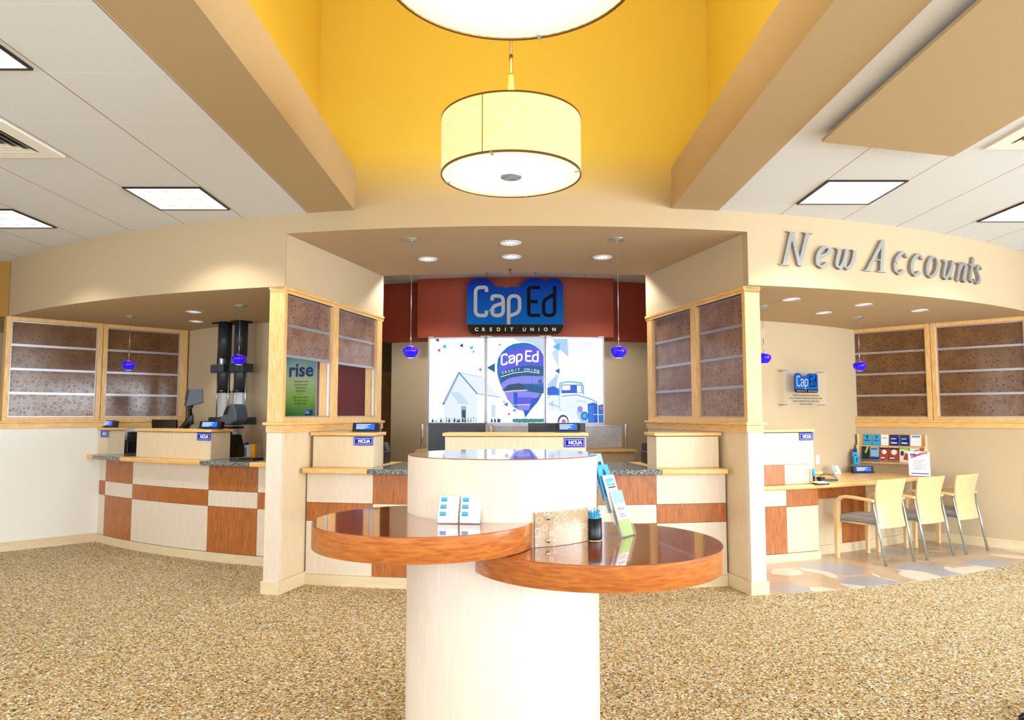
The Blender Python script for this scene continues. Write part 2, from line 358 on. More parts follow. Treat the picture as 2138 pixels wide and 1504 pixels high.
for nm,x,y0,hl,n_ in (('window_8',8.65,1.0,3.7,4),('window_13',-8.65,.4,2.2,3)):
    g=thing(nm,None,None,T(x,y0,.5),kind='structure'); fr=MB()
    for k in range(n_+1): y=-hl+k*(2*hl-.06)/n_; fr.box(-.04,.04,y,y+.06,0,2.4)
    fr.box(-.04,.04,-hl,hl,0,.06).box(-.04,.04,-hl,hl,2.34,2.4); fr.build('window_frame',M_dark,g)
ZC=3.23
M_ceilL=tiles('ceiling_tile_left',-2.36,5.352); M_ceilR=tiles('ceiling_tile_right',2.335,5.205)
struct(MB().box(-8.6,-1.739,-3.3,12.4,ZC,ZC+.03),'ceiling',M_ceilL)
struct(MB().box(1.762,8.7,-3.3,12.4,ZC,ZC+.03),'ceiling_right',M_ceilR)
struct(MB().box(-1.739,1.762,7.0,12.4,ZC,ZC+.03),'ceiling_rear',tiles('ceiling_tile_rear',-.3,8.72,1.22,.61))
# cove over the middle: two light-trough beams, yellow side walls, yellow ceiling
TOP=5.5
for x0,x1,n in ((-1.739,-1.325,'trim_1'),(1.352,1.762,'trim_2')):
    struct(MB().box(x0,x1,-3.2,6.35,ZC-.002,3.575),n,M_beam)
struct(MB().box(-1.76,-1.66,-3.2,6.3,3.575,TOP),'wall_cove_left',M_yel)
struct(MB().box(1.69,1.78,-3.2,6.3,3.575,TOP),'wall_cove_right',M_yel)
struct(MB().box(-1.8,1.8,-3.3,6.6,TOP,TOP+.05),'ceiling_cove',M_yel)
# curved fascia
TL,TR=-13.78,11.92
M_fas,nt,b=newmat('fascia_tan_below_yellow')
gz=nd(nt,'ShaderNodeNewGeometry'); sp=nd(nt,'ShaderNodeSeparateXYZ'); nt.links.new(gz.outputs['Position'],sp.inputs[0])
mr=nd(nt,'ShaderNodeMapRange'); mr.inputs[1].default_value=3.28; mr.inputs[2].default_value=3.72; nt.links.new(sp.outputs[2],mr.inputs[0])  # two real paints; the soft blend between them imitates light on the wall
mx=nd(nt,'ShaderNodeMixRGB'); mx.inputs[1].default_value=lin('#BCA684'); mx.inputs[2].default_value=lin('#E7C94F'); nt.links.new(mr.outputs[0],mx.inputs[0]); nt.links.new(mx.outputs[0],b.inputs['Base Color']); b.inputs['Roughness'].default_value=.7
fa=MB(); fa.arc(8.80,8.916,-41.0,TL,2.6,ZC); fa.arc(8.80,8.916,TL,TR,3.06,ZC); fa.arc(8.80,8.916,TR,42.5,2.6,ZC)
fa.arc(8.80,8.916,-12.3,10.2,ZC,TOP)
struct(fa,'wall_fascia',M_fas)
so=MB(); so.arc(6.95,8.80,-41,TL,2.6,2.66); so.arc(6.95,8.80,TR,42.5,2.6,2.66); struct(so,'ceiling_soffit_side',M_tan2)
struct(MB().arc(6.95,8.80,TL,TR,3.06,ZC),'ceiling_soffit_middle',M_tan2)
struct(MB().box(-8.6,-5.66,8.02,8.12,2.6,ZC),'wall_return_bulkhead',paint('ochre_paint','#A67C34')); struct(MB().box(-8.6,-5.66,8.12,9.6,2.6,2.66),'ceiling_return_soffit',M_tan2); struct(MB().box(-8.6,-5.2,9.6,9.7,0,ZC),'wall_return_rear',M_tan)
# back walls of the bays
struct(MB().arc(6.85,6.95,-40.5,-24.3,0,ZC),'wall_bay_left',M_tan)
struct(MB().arc(6.85,6.95,-24.3,-14.4,0,ZC),'wall_bay_burgundy',M_burg2)
struct(MB().arc(6.85,6.95,11.6,39.3,0,ZC),'wall_bay_right',M_tan)
# middle: rear wall, burgundy header in two layers
struct(MB().arc(5.40,5.50,-18.8,19,0,ZC),'wall_rear',M_tan)
struct(MB().arc(5.5,5.62,-20,19,2.455,ZC),'wall_rear_header',M_burg)
struct(MB().arc(5.62,5.82,-13.65,11.15,2.475,ZC),'wall_rear_header_front',M_burg)
# --- frames of reference along the straight walls
def fr2(A,B,z=0): 
    a=math.atan2(B[1]-A[1],B[0]-A[0]); return Matrix.Translation((A[0],A[1],z))@Matrix.Rotation(a,4,'Z'), math.hypot(B[0]-A[0],B[1]-A[1])
MLW,LLW=fr2((-5.607,7.97),(-4.243,9.346)); MRW,LRW=fr2((4.356,9.346),(5.735,7.972))
MWL,LWL=fr2((-1.94,6.13),(-1.45,8.0)); MWR,LWR=fr2((1.53,8.0),(2.0,6.13))
# window walls of the outer bays
for M_,s0,s1,nm in ((MLW,-.16,2.05,'left'),(MRW,-.06,2.15,'right')):
    struct(MB().box(s0,s1,0,.14,0,1.35,M_),'wall_window_'+nm,M_white if nm=='left' else M_tan)
    struct(MB().box(s0,s1,-.014,0,0,.105,M_).box(s0,s1,-.018,0,.085,.1,M_),'baseboard_'+nm,M_base)
    struct(MB().box(s0-.02,s1,-.035,.16,1.408,1.432,M_).box(s0,s1,-.018,.0,1.345,1.408,M_),'trim_3' if nm=='left' else 'trim_4',M_mapleH,bevel=.004)
def window(name,M_,x0,x1,z0,z1,fl,ft,rows,yg,m_res,depth=.14,frame_right=True,lx=.0,rx=.0):
    """framed screen: maple frame, aluminium glazing bars, ring-patterned resin panes"""
    g=thing(name,None,None,M_@Matrix.Translation(((x0+x1)/2,0,z0)),kind='structure'); h=z1-z0; w_=(x1-x0)/2
    f=MB(); f.box(-w_-lx,-w_,0,depth,-.0,h+ft).box(w_,w_+rx,0,depth,0,h+ft).box(-w_,w_,0,depth,h,h+ft)
    if fl: f.box(-w_-lx,w_+rx,0,depth,-fl,0)
    f.build('window_frame',M_maple,g,bevel=.004)
    a=MB(); t=.013
    a.box(-w_,-w_+t,yg-.012,yg+.012,0,h).box(w_-t,w_,yg-.012,yg+.012,0,h)
    zs=[h*k/4 for k in range(5)]
    for k in range(5):
        if k>=4-rows: a.box(-w_,w_,yg-.014,yg+.014,max(0,zs[k]-t),min(h,zs[k]+t))
    if rows<4: a.box(-w_,w_,yg-.014,yg+.014,0,.012)
    a.build('glazing_bar',M_alum,g)
    for k in range(4):
        if k>=4-rows: MB().box(-w_+t,w_-t,yg-.004,yg+.004,zs[k]+t,zs[k+1]-t).build('resin_pane',m_res,g)
    return g
Z0,Z1=1.47,2.555
window('window_1',MLW,.03,.905,Z0,Z1,.04,.045,4,.05,M_resin,lx=.05,rx=.05)
window('window_2',MLW,1.01,1.87,Z0,Z1,.04,.045,4,.05,M_resin,lx=.05,rx=.09)
window('window_3',MRW,.075,.94,Z0,Z1,.04,.045,4,.05,M_resin,lx=.075,rx=.055)
window('window_4',MRW,1.055,1.935,Z0,Z1,.04,.045,4,.05,M_resin,lx=.055,rx=.06)
# wing walls with screens
for M_,flip,nm in ((MWL,False,'left'),(MWR,True,'right')):
    L=LWL
    def X(a,b): return (L-b,L-a) if flip else (a,b)
    x0,x1=X(.0,1.97)
    struct(MB().box(x0,x1,0,.14,2.6,ZC-.01,M_),'wall_wing_header_'+nm,M_tan)
    x0,x1=X(.03,1.96); struct(MB().box(x0,x1,.002,.138,0,1.345,M_),'wall_wing_'+nm,M_maplepale)
    x0,x1=X(-.02,1.98); x2,x3=X(-.045,1.99)
    struct(MB().box(x2,x3,-.03,.17,1.41,1.435,M_).box(x0,x1,-.012,.152,1.345,1.41,M_),'trim_5' if nm=='left' else 'trim_6',M_mapleH,bevel=.004)
    x0,x1=X(-.02,.03); struct(MB().box(x0,x1,-.002,.142,0,1.345,M_),'wall_wing_end_'+nm,M_cream,bevel=.004)
    x0,x1=X(-.03,1.3); x4,x5=X(-.034,-.02)
    struct(MB().box(x0,x1,-.016,-.002,0,.11,M_).box(x4,x5,-.016,.156,0,.11,M_).box(x0,x1,.142,.156,0,.11,M_),'baseboard_wing_'+nm,M_base,bevel=.003)
    x0,x1=X(-.02,.03); x2,x3=X(-.02,1.98)
    p=MB().box(x0,x1,-.003,.143,1.435,2.6,M_)
    struct(p,'trim_7' if nm=='left' else 'trim_8',M_maple,bevel=.003)
    struct(MB().box(x2,x3,-.012,.152,2.575,2.602,M_).box(x2,x3,-.004,.144,2.545,2.575,M_),'trim_9' if nm=='left' else 'trim_10',M_mapleH,bevel=.003)
    rows=2 if nm=='left' else 4
    a0,a1=X(.03,.84); b0,b1=X(.95,1.83)
    window('window_9' if nm=='left' else 'window_11',M_,a0,a1,1.475,2.545,.04,.002,rows,.04,M_resin2,lx=.0 if not flip else .055,rx=.055 if not flip else 0)
    window('window_10' if nm=='left' else 'window_12',M_,b0,b1,1.475,2.545,.04,.002,rows,.04,M_resin2,lx=.055 if not flip else .12,rx=.12 if not flip else .055)
# room beyond the middle passage: wooden door in a pale frame
d=thing('door_1',None,None,T(-2.05,11.3,0),kind='structure'); MB().box(-.5,.5,0,.05,0,2.1).build('door_leaf',M_maple,d); MB().box(-.57,-.5,-.02,.07,0,2.17).box(.5,.57,-.02,.07,0,2.17).box(-.57,.57,-.02,.07,2.1,2.17).build('door_frame',M_maplepale,d); MB().tube([(.4,-.04,1.0),(.3,-.04,1.0)],.012).build('door_handle',M_steel,d)
# hanging tan ceiling panel at the right
P=[at(1716,297,ZC-.06),at(1990,327,ZC-.06)]
a,b_=P; pl=[(a.x,a.y),(b_.x,b_.y),(b_.x+.02,-1.5),(a.x-.02,-1.5)]
o=MB().prism(pl,ZC-.06,ZC-.04).build('ceiling_cloud',M_beam); tag(o,'tan rectangular panel hung just below the white tiled ceiling at right','ceiling panel')
# ================================================================ ceiling fittings
def troffer(x,y,label,vis=True):
    t=thing('ceiling_light',label,'ceiling light',T(x,y,ZC),'square ceiling lights')
    s=.285
    MB().box(-s-.012,s+.012,-s-.012,-s,-.012,0).box(-s-.012,s+.012,s,s+.012,-.012,0).box(-s-.012,-s,-s,s,-.012,0).box(s,s+.012,-s,s,-.012,0).build('frame',M_black,t)
    MB().box(-s,s,-s,s,-.006,0).build('lens',M_lens,t)
    l=bpy.data.lights.new('troffer_lamp','SPOT'); l.energy=85; l.spot_size=R(128); l.spot_blend=.35; l.shadow_soft_size=.12; l.color=(1,.95,.86)
    lo=bpy.data.objects.new('troffer_lamp',l); COL.objects.link(lo); lo.parent=t; lo.location=(0,0,-.02)
    return t
troffer(-2.665,5.65,'square white lit ceiling light nearest the left beam, close to the curved wall')
troffer(-4.50,6.24,'square lit ceiling light at the left edge, beside the curved wall')
troffer(-2.69,3.18,'square lit ceiling light cut by the left edge above the air vent')
troffer(2.64,5.49,'square white lit ceiling light above the raised lettering, near the right beam')
troffer(4.47,6.03,'square lit ceiling light at the far right edge above the curved wall')
for x,y,l_ in ((-1.15,8.12,'lit ceiling light left of the grille above the burgundy header'),(1.25,8.12,'lit ceiling light right of the grille above the burgundy header'),(-5.1,2.2,'added unseen ceiling light far left, level with the nearest drum pendant'),(5.1,2.2,'added unseen ceiling light far right, level with the nearest drum pendant'),(-2.69,.2,'added unseen ceiling light over the viewer, left of the yellow cove'),(4.0,-.6,'added unseen ceiling light behind the viewer at right'),(-5.1,-.8,'added unseen ceiling light behind the viewer at left')):  # those beside, over and behind the viewer are added, unseen, to light the room
    troffer(x,y,l_)
def vent(x,y,label):
    t=thing('ceiling_vent',label,'air vent',T(x,y,ZC),'ceiling air vents'); s=.3
    f=MB()
    for k,(a0,a1) in enumerate(((s,.20),)):
        f.box(-s,s,-s,-a1,-.014,0).box(-s,s,a1,s,-.014,0).box(-s,-a1,-a1,a1,-.014,0).box(a1,s,-a1,a1,-.014,0)
    f.build('frame',M_white,t); MB().box(-.2,.2,-.2,.2,-.003,0).build('throat',M_black,t)
    for k in range(4):
        q=.19-.045*k; v_=MB()
        for rr in range(4):
            v_.add([(-q,-q,-.018),(q,-q,-.018),(q-.032,-q+.032,-.004),(-q+.032,-q+.032,-.004)],[(0,1,2,3)],False,Matrix.Rotation(R(90*rr),4,'Z'))
        v_.build('louver',M_wplate,t)
    return t
vent(-3.29,4.40,'square white louvered air vent in the ceiling at the left edge')
vent(3.37,4.25,'square white louvered air vent in the ceiling at the right edge')
def rearvent(x,label):
    o=MB().box(x-.31,x+.31,8.05,8.12,ZC-.02,ZC).box(x-.31,x-.28,8.12,8.62,ZC-.02,ZC).box(x+.28,x+.31,8.12,8.62,ZC-.02,ZC).build('ceiling_grille',M_grey); tag(o,label,'air vent')
rearvent(0,'grey framed ceiling grille just above the big blue logo sign')
def downlight(px,py,z,label,W,r=.10,col=(.9,.94,1)):
    p=at(px,py,z); t=thing('downlight',label,'downlight',T(p.x,p.y,z),'recessed downlights')
    MB().lathe([(r,0),(r,-.006),(r-.012,-.008),(r-.014,-.002)],28).build('trim_ring',M_wplate,t)
    rf=MB()
    for k in range(12):
        a=2*math.pi*k/12; rf.lathe([(.001,-.001),(.001,-.001)],3) if False else None
        rf.add([(math.cos(a)*(r-.05),math.sin(a)*(r-.05),-.0015),(math.cos(a)*(r-.016),math.sin(a)*(r-.016),-.003),(math.cos(a+.26)*(r-.016),math.sin(a+.26)*(r-.016),-.003),(math.cos(a+.26)*(r-.05),math.sin(a+.26)*(r-.05),-.0015)],[(0,1,2,3)])
    rf.build('reflector',M_alum,t)
    MB().lathe([(.0005,-.0012),(r-.014,-.0012)],24,sm=False).build('lamp_disc',M_can,t)
    l=bpy.data.lights.new('downlight_lamp','SPOT'); l.energy=W; l.spot_size=R(95); l.spot_blend=.5; l.shadow_soft_size=.05; l.color=col
    lo=bpy.data.objects.new('downlight_lamp',l); COL.objects.link(lo); lo.parent=t; lo.location=(0,0,-.012)
DW=34
downlight(893,541,3.06,'recessed downlight left of the sprinkler in the middle soffit',DW)
downlight(1066,507,3.06,'front recessed downlight at the centre of the middle soffit',DW)
downlight(1068,536,3.06,'recessed downlight just in front of the sprinkler head',DW)
downlight(1258,537,3.06,'recessed downlight right of the sprinkler, beside the right cord',DW)
downlight(405,651,2.6,'front one of the two recessed downlights in the left soffit',DW,.085)
downlight(410,671,2.6,'rear one of the two recessed downlights in the left soffit',DW,.085)
downlight(1651,625,2.6,'recessed downlight beside the right wooden post top',DW,.085)
downlight(1719,653,2.6,'recessed downlight deepest in the right soffit, by the back wall',DW,.085)
downlight(1802,636,2.6,'recessed downlight above the small pendant in the right bay',DW,.085)
downlight(1919,648,2.6,'rightmost recessed downlight in the right soffit',DW,.085)
p=at(1065,562,3.06); t=thing('sprinkler_head','small bronze sprinkler head under the middle soffit','sprinkler',T(p.x,p.y,3.06))
MB().lathe([(.022,0),(.02,-.006),(.008,-.008),(.007,-.03),(.012,-.034)],16,c1=True).build('body',M_bronze,t); MB().lathe([(.018,-.044),(.018,-.046)],16,c0=True,c1=True).tube([(.01,0,-.03),(.01,0,-.045)],.002,6).tube([(-.01,0,-.03),(-.01,0,-.045)],.002,6).build('deflector',M_bronze,t)
# big drum pendants
def drum(x,y,zb,label):
    t=thing('drum_pendant',label,'pendant light',T(x,y,zb),'large drum pendants'); r=.382; h=.315
    MB().lathe([(r,.004),(r,h-.004)],72).lathe([(r-.004,.004),(r-.004,h-.004)],72).build('lamp_shade',M_shade,t)
    MB().lathe([(r+.002,0),(r+.002,.010),(r-.006,.010),(r-.006,0),(r+.002,0)],72).lathe([(r+.002,h-.010),(r+.002,h),(r-.006,h),(r-.006,h-.010),(r+.002,h-.010)],72).build('rim',M_bronze,t)
    MB().lathe([(.001,.006),(r-.006,.006)],64,sm=False).build('diffuser',M_disc,t)
    MB().lathe([(.001,h-.05),(r-.02,h-.05)],48,sm=False).lathe([(.001,h-.06),(r-.02,h-.06)],48,sm=False).build('lamp_tray',M_uplight,t)
    MB().lathe([(.001,-.008),(.055,-.006),(.060,.002),(.001,.004)],32).build('finial_plate',M_steel,t)
    for a in (75,165,255,345):
        MB().box(r-.03,r+.004,-.006,.006,-.004,.004,Matrix.Rotation(R(a),4,'Z')).build('clip',M_steel,t)
    MB().box(-.0015,.0015,-.003,0,.01,h-.01,Matrix.Rotation(R(-22),4,'Z')@Matrix.Translation((0,-r-.0005,0))).build('seam',M_bronze,t)
    MB().lathe([(.024,h-.02),(.022,h+.08),(.014,h+.255),(.012,h+.265)],20,c0=True,c1=True).build('socket_cup',M_yel,t)  # yellow colour stands in for the cove's light on the cup
    MB().tube([(0,0,h+.26),(0,0,TOP-zb)],.007,10).tube([(0,0,h+.345),(0,0,h+.375)],.011,10).build('stem',M_bronze,t)
    MB().lathe([(.07,TOP-zb),(.065,TOP-zb-.03),(.01,TOP-zb-.035)],24,c1=True).build('canopy',M_bronze,t)
drum(0,3.851,2.80,'lit cream drum pendant with fully visible fabric shade hanging in the yellow cove')
drum(0,2.01,2.79,'nearest lit drum pendant, only the lower part of its round diffuser showing at top')
def blue_pendant(px,py,z,zs,label):
    p=at(px,py,z); t=thing('blue_pendant',label,'pendant light',T(p.x,p.y,zs),'small cobalt glass pendants'); dz=z-zs
    MB().lathe([(.062,dz),(.058,dz-.012),(.012,dz-.016),(.008,dz-.035)],24,c1=True).build('canopy',M_steel,t)
    MB().tube([(0,0,.05),(0,0,dz-.03)],.0022,6).tube([(0,0,.05),(0,0,.2)],.0035,6).build('cord',M_steel,t)
    MB().lathe([(.03,-.052),(.05,-.036),(.066,-.012),(.072,.008),(.067,.028),(.05,.041),(.025,.046)],32).build('glass_shade',M_cobalt,t)
    MB().lathe([(.02,.046),(.028,.046),(.026,.053),(.001,.054)],24).build('cap',M_steel,t)
    MB().lathe([(.029,-.053),(.029,-.050),(.001,-.050)],24).build('lamp_disc',M_can,t)
blue_pendant(860,500,3.06,2.052,'small cobalt blue glass pendant hanging left of the big logo sign')
blue_pendant(1289,499,3.06,2.05,'small cobalt blue glass pendant hanging right of the big logo sign')
blue_pendant(273,660,2.6,2.045,'small blue glass pendant in front of the left window screen')
blue_pendant(502,638,2.6,2.052,'small blue glass pendant in front of the black tube station')
blue_pendant(1791,662,2.6,2.042,'small blue glass pendant in front of the right window screen')
blue_pendant(1592,639,2.6,2.066,'small blue glass pendant half hidden behind the right wooden post')
# ================================================================ counters
def panels(t,r,cols,rows,colors,gap=.0035,depth=.02):
    """cols: theta list, rows: z list (top..bottom), colors[row][col]"""
    for i in range(len(rows)-1):
        for j in range(len(cols)-1):
            m={'c':M_cream,'w':M_cherry}[colors[i][j]]; g=math.degrees(gap/r)
            MB().arc(r-depth,r,cols[j]+g/2,cols[j+1]-g/2,rows[i+1]+gap/2,rows[i]-gap/2).build('cherry_panel' if colors[i][j]=='w' else 'cream_panel',m,t,local=False)
ROWS=[.975,.719,.556,.093]
# left counter
t=thing('teller_counter','curved teller counter front of cream and cherry squares in the left bay','counter',polm(7.95,-32))
panels(t,7.95,[-40.0,-38.6,-33.95,-24.7,-20.03,-15.2],ROWS,['cwcwc','wcwcw','cwcwc'])
MB().arc(7.45,7.926,-39.6,-15,.0,.98).build('carcass',M_gap,t,local=False); MB().arc(7.9,7.965,-40.0,-15,0,.09).build('plinth',M_base,t,local=False)
def ledge(label,r0,r1,segs,z0=.983,z1=1.03,cat='countertop'):
    t=thing('countertop',label,cat,polm(r1,(segs[0][0]+segs[-1][1])/2,z0))
    for a,b,k in segs: MB().arc(r0,r1,a,b,z0,z1).build('granite_slab' if k=='g' else 'maple_edge',M_granite if k=='g' else M_mapleH,t,local=False,bevel=.012,seg=3)
ledge('curved maple and granite top of the left bay counter',7.3,8.1,[(-40.0,-38.75,'m'),(-38.75,-34.1,'g'),(-34.1,-24.55,'m'),(-24.55,-20.0,'g'),(-20.0,-15.0,'m')])
# middle counter
t=thing('teller_counter','curved teller counter front of cream and cherry squares in the middle bay behind the kiosk','counter',polm(8.5,-1))
panels(t,8.5,[-13.66,-9.42,-4.9,2.9,7.37,11.72],ROWS,['cwcwc','wcwcw','cwcwc'])
MB().arc(8.0,8.476,-13.6,11.6,0,.98).build('carcass',M_gap,t,local=False); MB().arc(8.45,8.515,-13.65,11.7,0,.093).build('plinth',M_base,t,local=False)
ledge('curved granite and maple top of the middle counter',7.62,8.62,[(-13.58,-9.52,'m'),(-9.52,7.45,'g'),(7.45,11.5,'m')])
def hutch(label,r,t0,t1,z0,z1,depth=.26,cap=.035,ov=.02):
    t=thing('counter_hutch',label,'hutch',polm(r,(t0+t1)/2,z0),'maple privacy hutches on the counters')
    MB().arc(r-depth,r,t0,t1,z0,z1).build('body',M_maplepale,t,local=False,bevel=.003)
    MB().arc(r-depth+.004,r-.004,t0+.03,t1-.03,z1,z1+.006).build('shadow_gap',M_gap,t,local=False)
    g=math.degrees(ov/r); MB().arc(r-depth-ov,r+ov,t0-g,t1+g,z1+.006,z1+cap).build('cap_shelf',M_mapleH,t,local=False,bevel=.004)
hutch('narrow maple hutch at the left end of the left counter',7.98,-39.75,-38.1,1.03,1.31,.2)
hutch('wide maple hutch on the left counter with a blue sign at its right corner',7.98,-33.2,-24.35,1.03,1.31)
hutch('maple hutch beside the left wing wall with a blue sign and a rate display',8.45,-13.5,-9.55,1.03,1.305)
hutch('wide maple hutch in the middle right behind the kiosk top',8.45,-5.15,3.25,1.03,1.305)
hutch('maple hutch beside the right wing wall, without a sign',8.45,7.52,11.5,1.03,1.305)
# right tower and desk
t=thing('service_tower','tall cream and cherry counter block with hutch top beside the right wooden post','counter',polm(7.77,20.5))
for (a,b,z0,z1,k) in ((17.0,22.72,.985,1.312,'p'),(17.0,19.82,.782,.985,'w'),(19.82,22.72,.782,.985,'p'),(16.5,19.95,.565,.735,'c'),(19.95,23.05,.555,.735,'w'),(16.5,19.9,.09,.565,'w'),(19.9,23.0,.09,.555,'p')):
    MB().arc(7.74,7.77,a+.015,b-.015,z0+.002,z1-.002).build({'p':'maple_panel','w':'cherry_panel','c':'cream_panel'}[k],{'p':M_maplepale,'w':M_cherry,'c':M_cream}[k],t,local=False)
MB().arc(7.45,7.742,16.2,22.7,.782,1.31).arc(7.45,7.742,16.2,22.98,.0,.735).build('carcass',M_maplepale,t,local=False)
MB().arc(7.7,7.785,16.2,23.05,0,.085).build('plinth',M_base,t,local=False)
MB().arc(7.46,7.76,16.9,22.7,1.31,1.318).build('shadow_gap',M_gap,t,local=False); MB().arc(7.42,7.79,16.6,22.78,1.318,1.348).build('cap_shelf',M_mapleH,t,local=False,bevel=.004)
t=thing('service_desk','long curved maple desk top where the three chairs stand, right bay','desk',polm(7.8,28))
MB().arc(6.96,7.86,14.0,37.75,.737,.78).build('desk_top',M_mapleH,t,local=False,bevel=.014,seg=3)
MB().arc(7.60,7.64,23.1,26.9,.60,.735).build('apron_panel',M_cherry,t,local=False)
MB().arc(7.60,7.64,33.2,35.2,.60,.735).build('apron_panel',M_cherry,t,local=False)
MB().arc(7.52,7.6,23.0,27.0,.0,.735).arc(7.52,7.6,30.1,37.9,.0,.735).build('modesty_panel',M_maplepale,t,local=False)
MB().arc(7.53,7.61,27.0,30.1,.0,.735).build('cherry_panel',M_cherry,t,local=False)
MB().arc(7.6,7.625,23.0,37.9,0,.10).build('skirting',M_base,t,local=False)
# small maple return shelf behind tower
o=MB().arc(7.1,7.45,23.0,26.3,.84,.87).build('return_shelf',M_mapleH,bevel=.004); tag(o,'small raised maple shelf behind the tower on the right desk','shelf')
# rear cabinet in the middle
a=at(1289,942,1.08); t=thing('rear_cabinet','low maple cabinet with a thin top under the grey ring-patterned screens','cabinet',polm(6.25,-1))
MB().arc(5.9,6.25,-12,12.0,0,1.045).build('body',M_maplepale,t,local=False); MB().arc(5.88,6.28,-12.2,12.3,1.052,1.08).build('cap_shelf',M_mapleH,t,local=False,bevel=.003); MB().arc(5.9,6.24,-12,11.9,1.045,1.052).build('shadow_gap',M_gap,t,local=False)
def lowscreen(t0,t1,label):
    t=thing('low_screen',label,'screen',polm(6.2,(t0+t1)/2,1.08),'grey low screens on the rear cabinet')
    MB().arc(6.194,6.204,t0+.5,t1-.5,1.11,1.36).build('panel',M_metalp,t,local=False)
    MB().arc(6.19,6.208,t0+.4,t1-.4,1.36,1.375).arc(6.19,6.208,t0+.4,t1-.4,1.10,1.112).build('rail',M_alum,t,local=False)
    for a in (t0,t1):
        MB().tube([pol(6.2,a,1.08),pol(6.2,a,1.385)],.016,12).lathe([(.022,1.08),(.022,1.086),(.012,1.09)],16,Matrix.Translation(pol(6.2,a,0))).build('post',M_alum,t,local=False)
lowscreen(-11.6,-4.4,'grey ring-patterned low screen with chrome posts at the left of the rear cabinet')
lowscreen(-3.85,3.45,'grey ring-patterned low screen between the two monitors')
lowscreen(4.0,11.2,'grey ring-patterned low screen with chrome post at the right of the rear cabinet')
# ================================================================ signs
def ncua(M_,w_,h_,label):
    t=thing('insurance_sign',label,'sign',M_,'blue NCUA signs'); t=MB().box(-w_/2,w_/2,-.004,0,0,h_).build('plate',M_blue,t)
    l=MB(); text(l,'NCUA',h_*.52,Matrix.Translation((w_*.05,-.0045,h_*.33)),bold=.0018)
    for z in (.80,.14): l.box(-w_*.4,w_*.4,-.0048,-.004,h_*z,h_*(z+.045))
    l.box(-w_*.46,-w_*.445,-.0048,-.004,h_*.08,h_*.92).box(w_*.445,w_*.46,-.0048,-.004,h_*.08,h_*.92)
    l.build('lettering',M_paper,t)
ncua(polm(7.985,-25.05,1.232),.20,.078,'blue NCUA sign on the wide hutch in the left bay')
ncua(polm(7.985,-38.55,1.236),.20,.078,'blue NCUA sign seen edge-on on the narrow hutch at far left')
ncua(polm(8.455,-10.18,1.226),.182,.075,'blue NCUA sign on the hutch beside the left wing wall')
ncua(polm(8.455,2.55,1.215),.182,.08,'blue NCUA sign on the middle hutch behind the kiosk')
ncua(polm(7.775,21.98,1.232),.185,.08,'blue NCUA sign on the tower beside the right post')
def rate_display(M_,w_,label,tilt=-12):
    t=thing('rate_display',label,'display',M_,'black blue-lit rate displays'); Q=Matrix.Rotation(R(tilt),4,'X'); h=.075
    cs=MB().box(-w_/2,w_/2,-.03,.03,0,h,Q).build('case',M_black,t,bevel=.004)
    MB().box(-w_*.5,w_*.5,-.05,.04,-.002,.006).build('foot',M_dark,t); MB().box(-w_*.36,w_*.36,-.033,-.029,.012,h-.01,Q).build('screen',M_screen,cs)
    l=MB()
    for k,q in enumerate((.8,.62,.72,.5)): l.box(-w_*.34,w_*.34*(q*2-1),-.0345,-.032,.055-.012*k,.059-.012*k,Q)
    l.build('screen_text',M_screenw,cs)
rate_display(polm(7.9,-39.1,1.352),.32,'black rate display with blue screen on the narrow left hutch')
rate_display(polm(7.9,-25.0,1.352),.30,'black rate display with blue screen on the wide left hutch')
rate_display(polm(8.35,-10.3,1.347),.245,'black rate display with blue screen on the hutch by the left wing wall')
rate_display(polm(8.35,2.25,1.347),.22,'black rate display with blue screen on the middle hutch')
# logo letters: monoline strokes in sign units (u right, v down) of the 2138-wide zoom
def rc(pts,rad,n=6):
    "round the corners of a polyline"
    out=[Vector(pts[0])]
    for i in range(1,len(pts)-1):
        p=Vector(pts[i]); a=(Vector(pts[i-1])-p); b=(Vector(pts[i+1])-p); r=min(rad,a.length/2,b.length/2); a=p+a.normalized()*r; b=p+b.normalized()*r
        for k in range(n+1):
            s=k/n; out.append(a*(1-s)**2+p*2*s*(1-s)+b*s*s)
    out.append(Vector(pts[-1])); return out
LET_W=[rc([(512,402),(512,310),(298,310),(298,865),(512,865),(512,770)],110),
       rc([(622,570),(622,480),(838,480),(838,865),(622,865),(622,690),(838,620)],105),
       rc([(944,1040),(944,480),(1158,480),(1158,800),(944,880)],105)]
LET_B=[rc([(1560,315),(1335,315),(1335,862),(1555,862)],60),[(1350,592),(1510,592)],
       rc([(1840,285),(1840,862),(1625,862),(1625,560),(1840,450)],90)]
BOARD=[(132,330),(150,240),(215,170),(310,138),(430,130),(540,150),(620,205),(672,292),(790,298),(885,325),(1000,298),(1160,302),(1205,215),(1280,155),(1370,132),(1560,132),(1620,150),(1675,200),(1730,148),(1800,128),(1890,135),(1965,180),(2005,260),(2008,1040)]
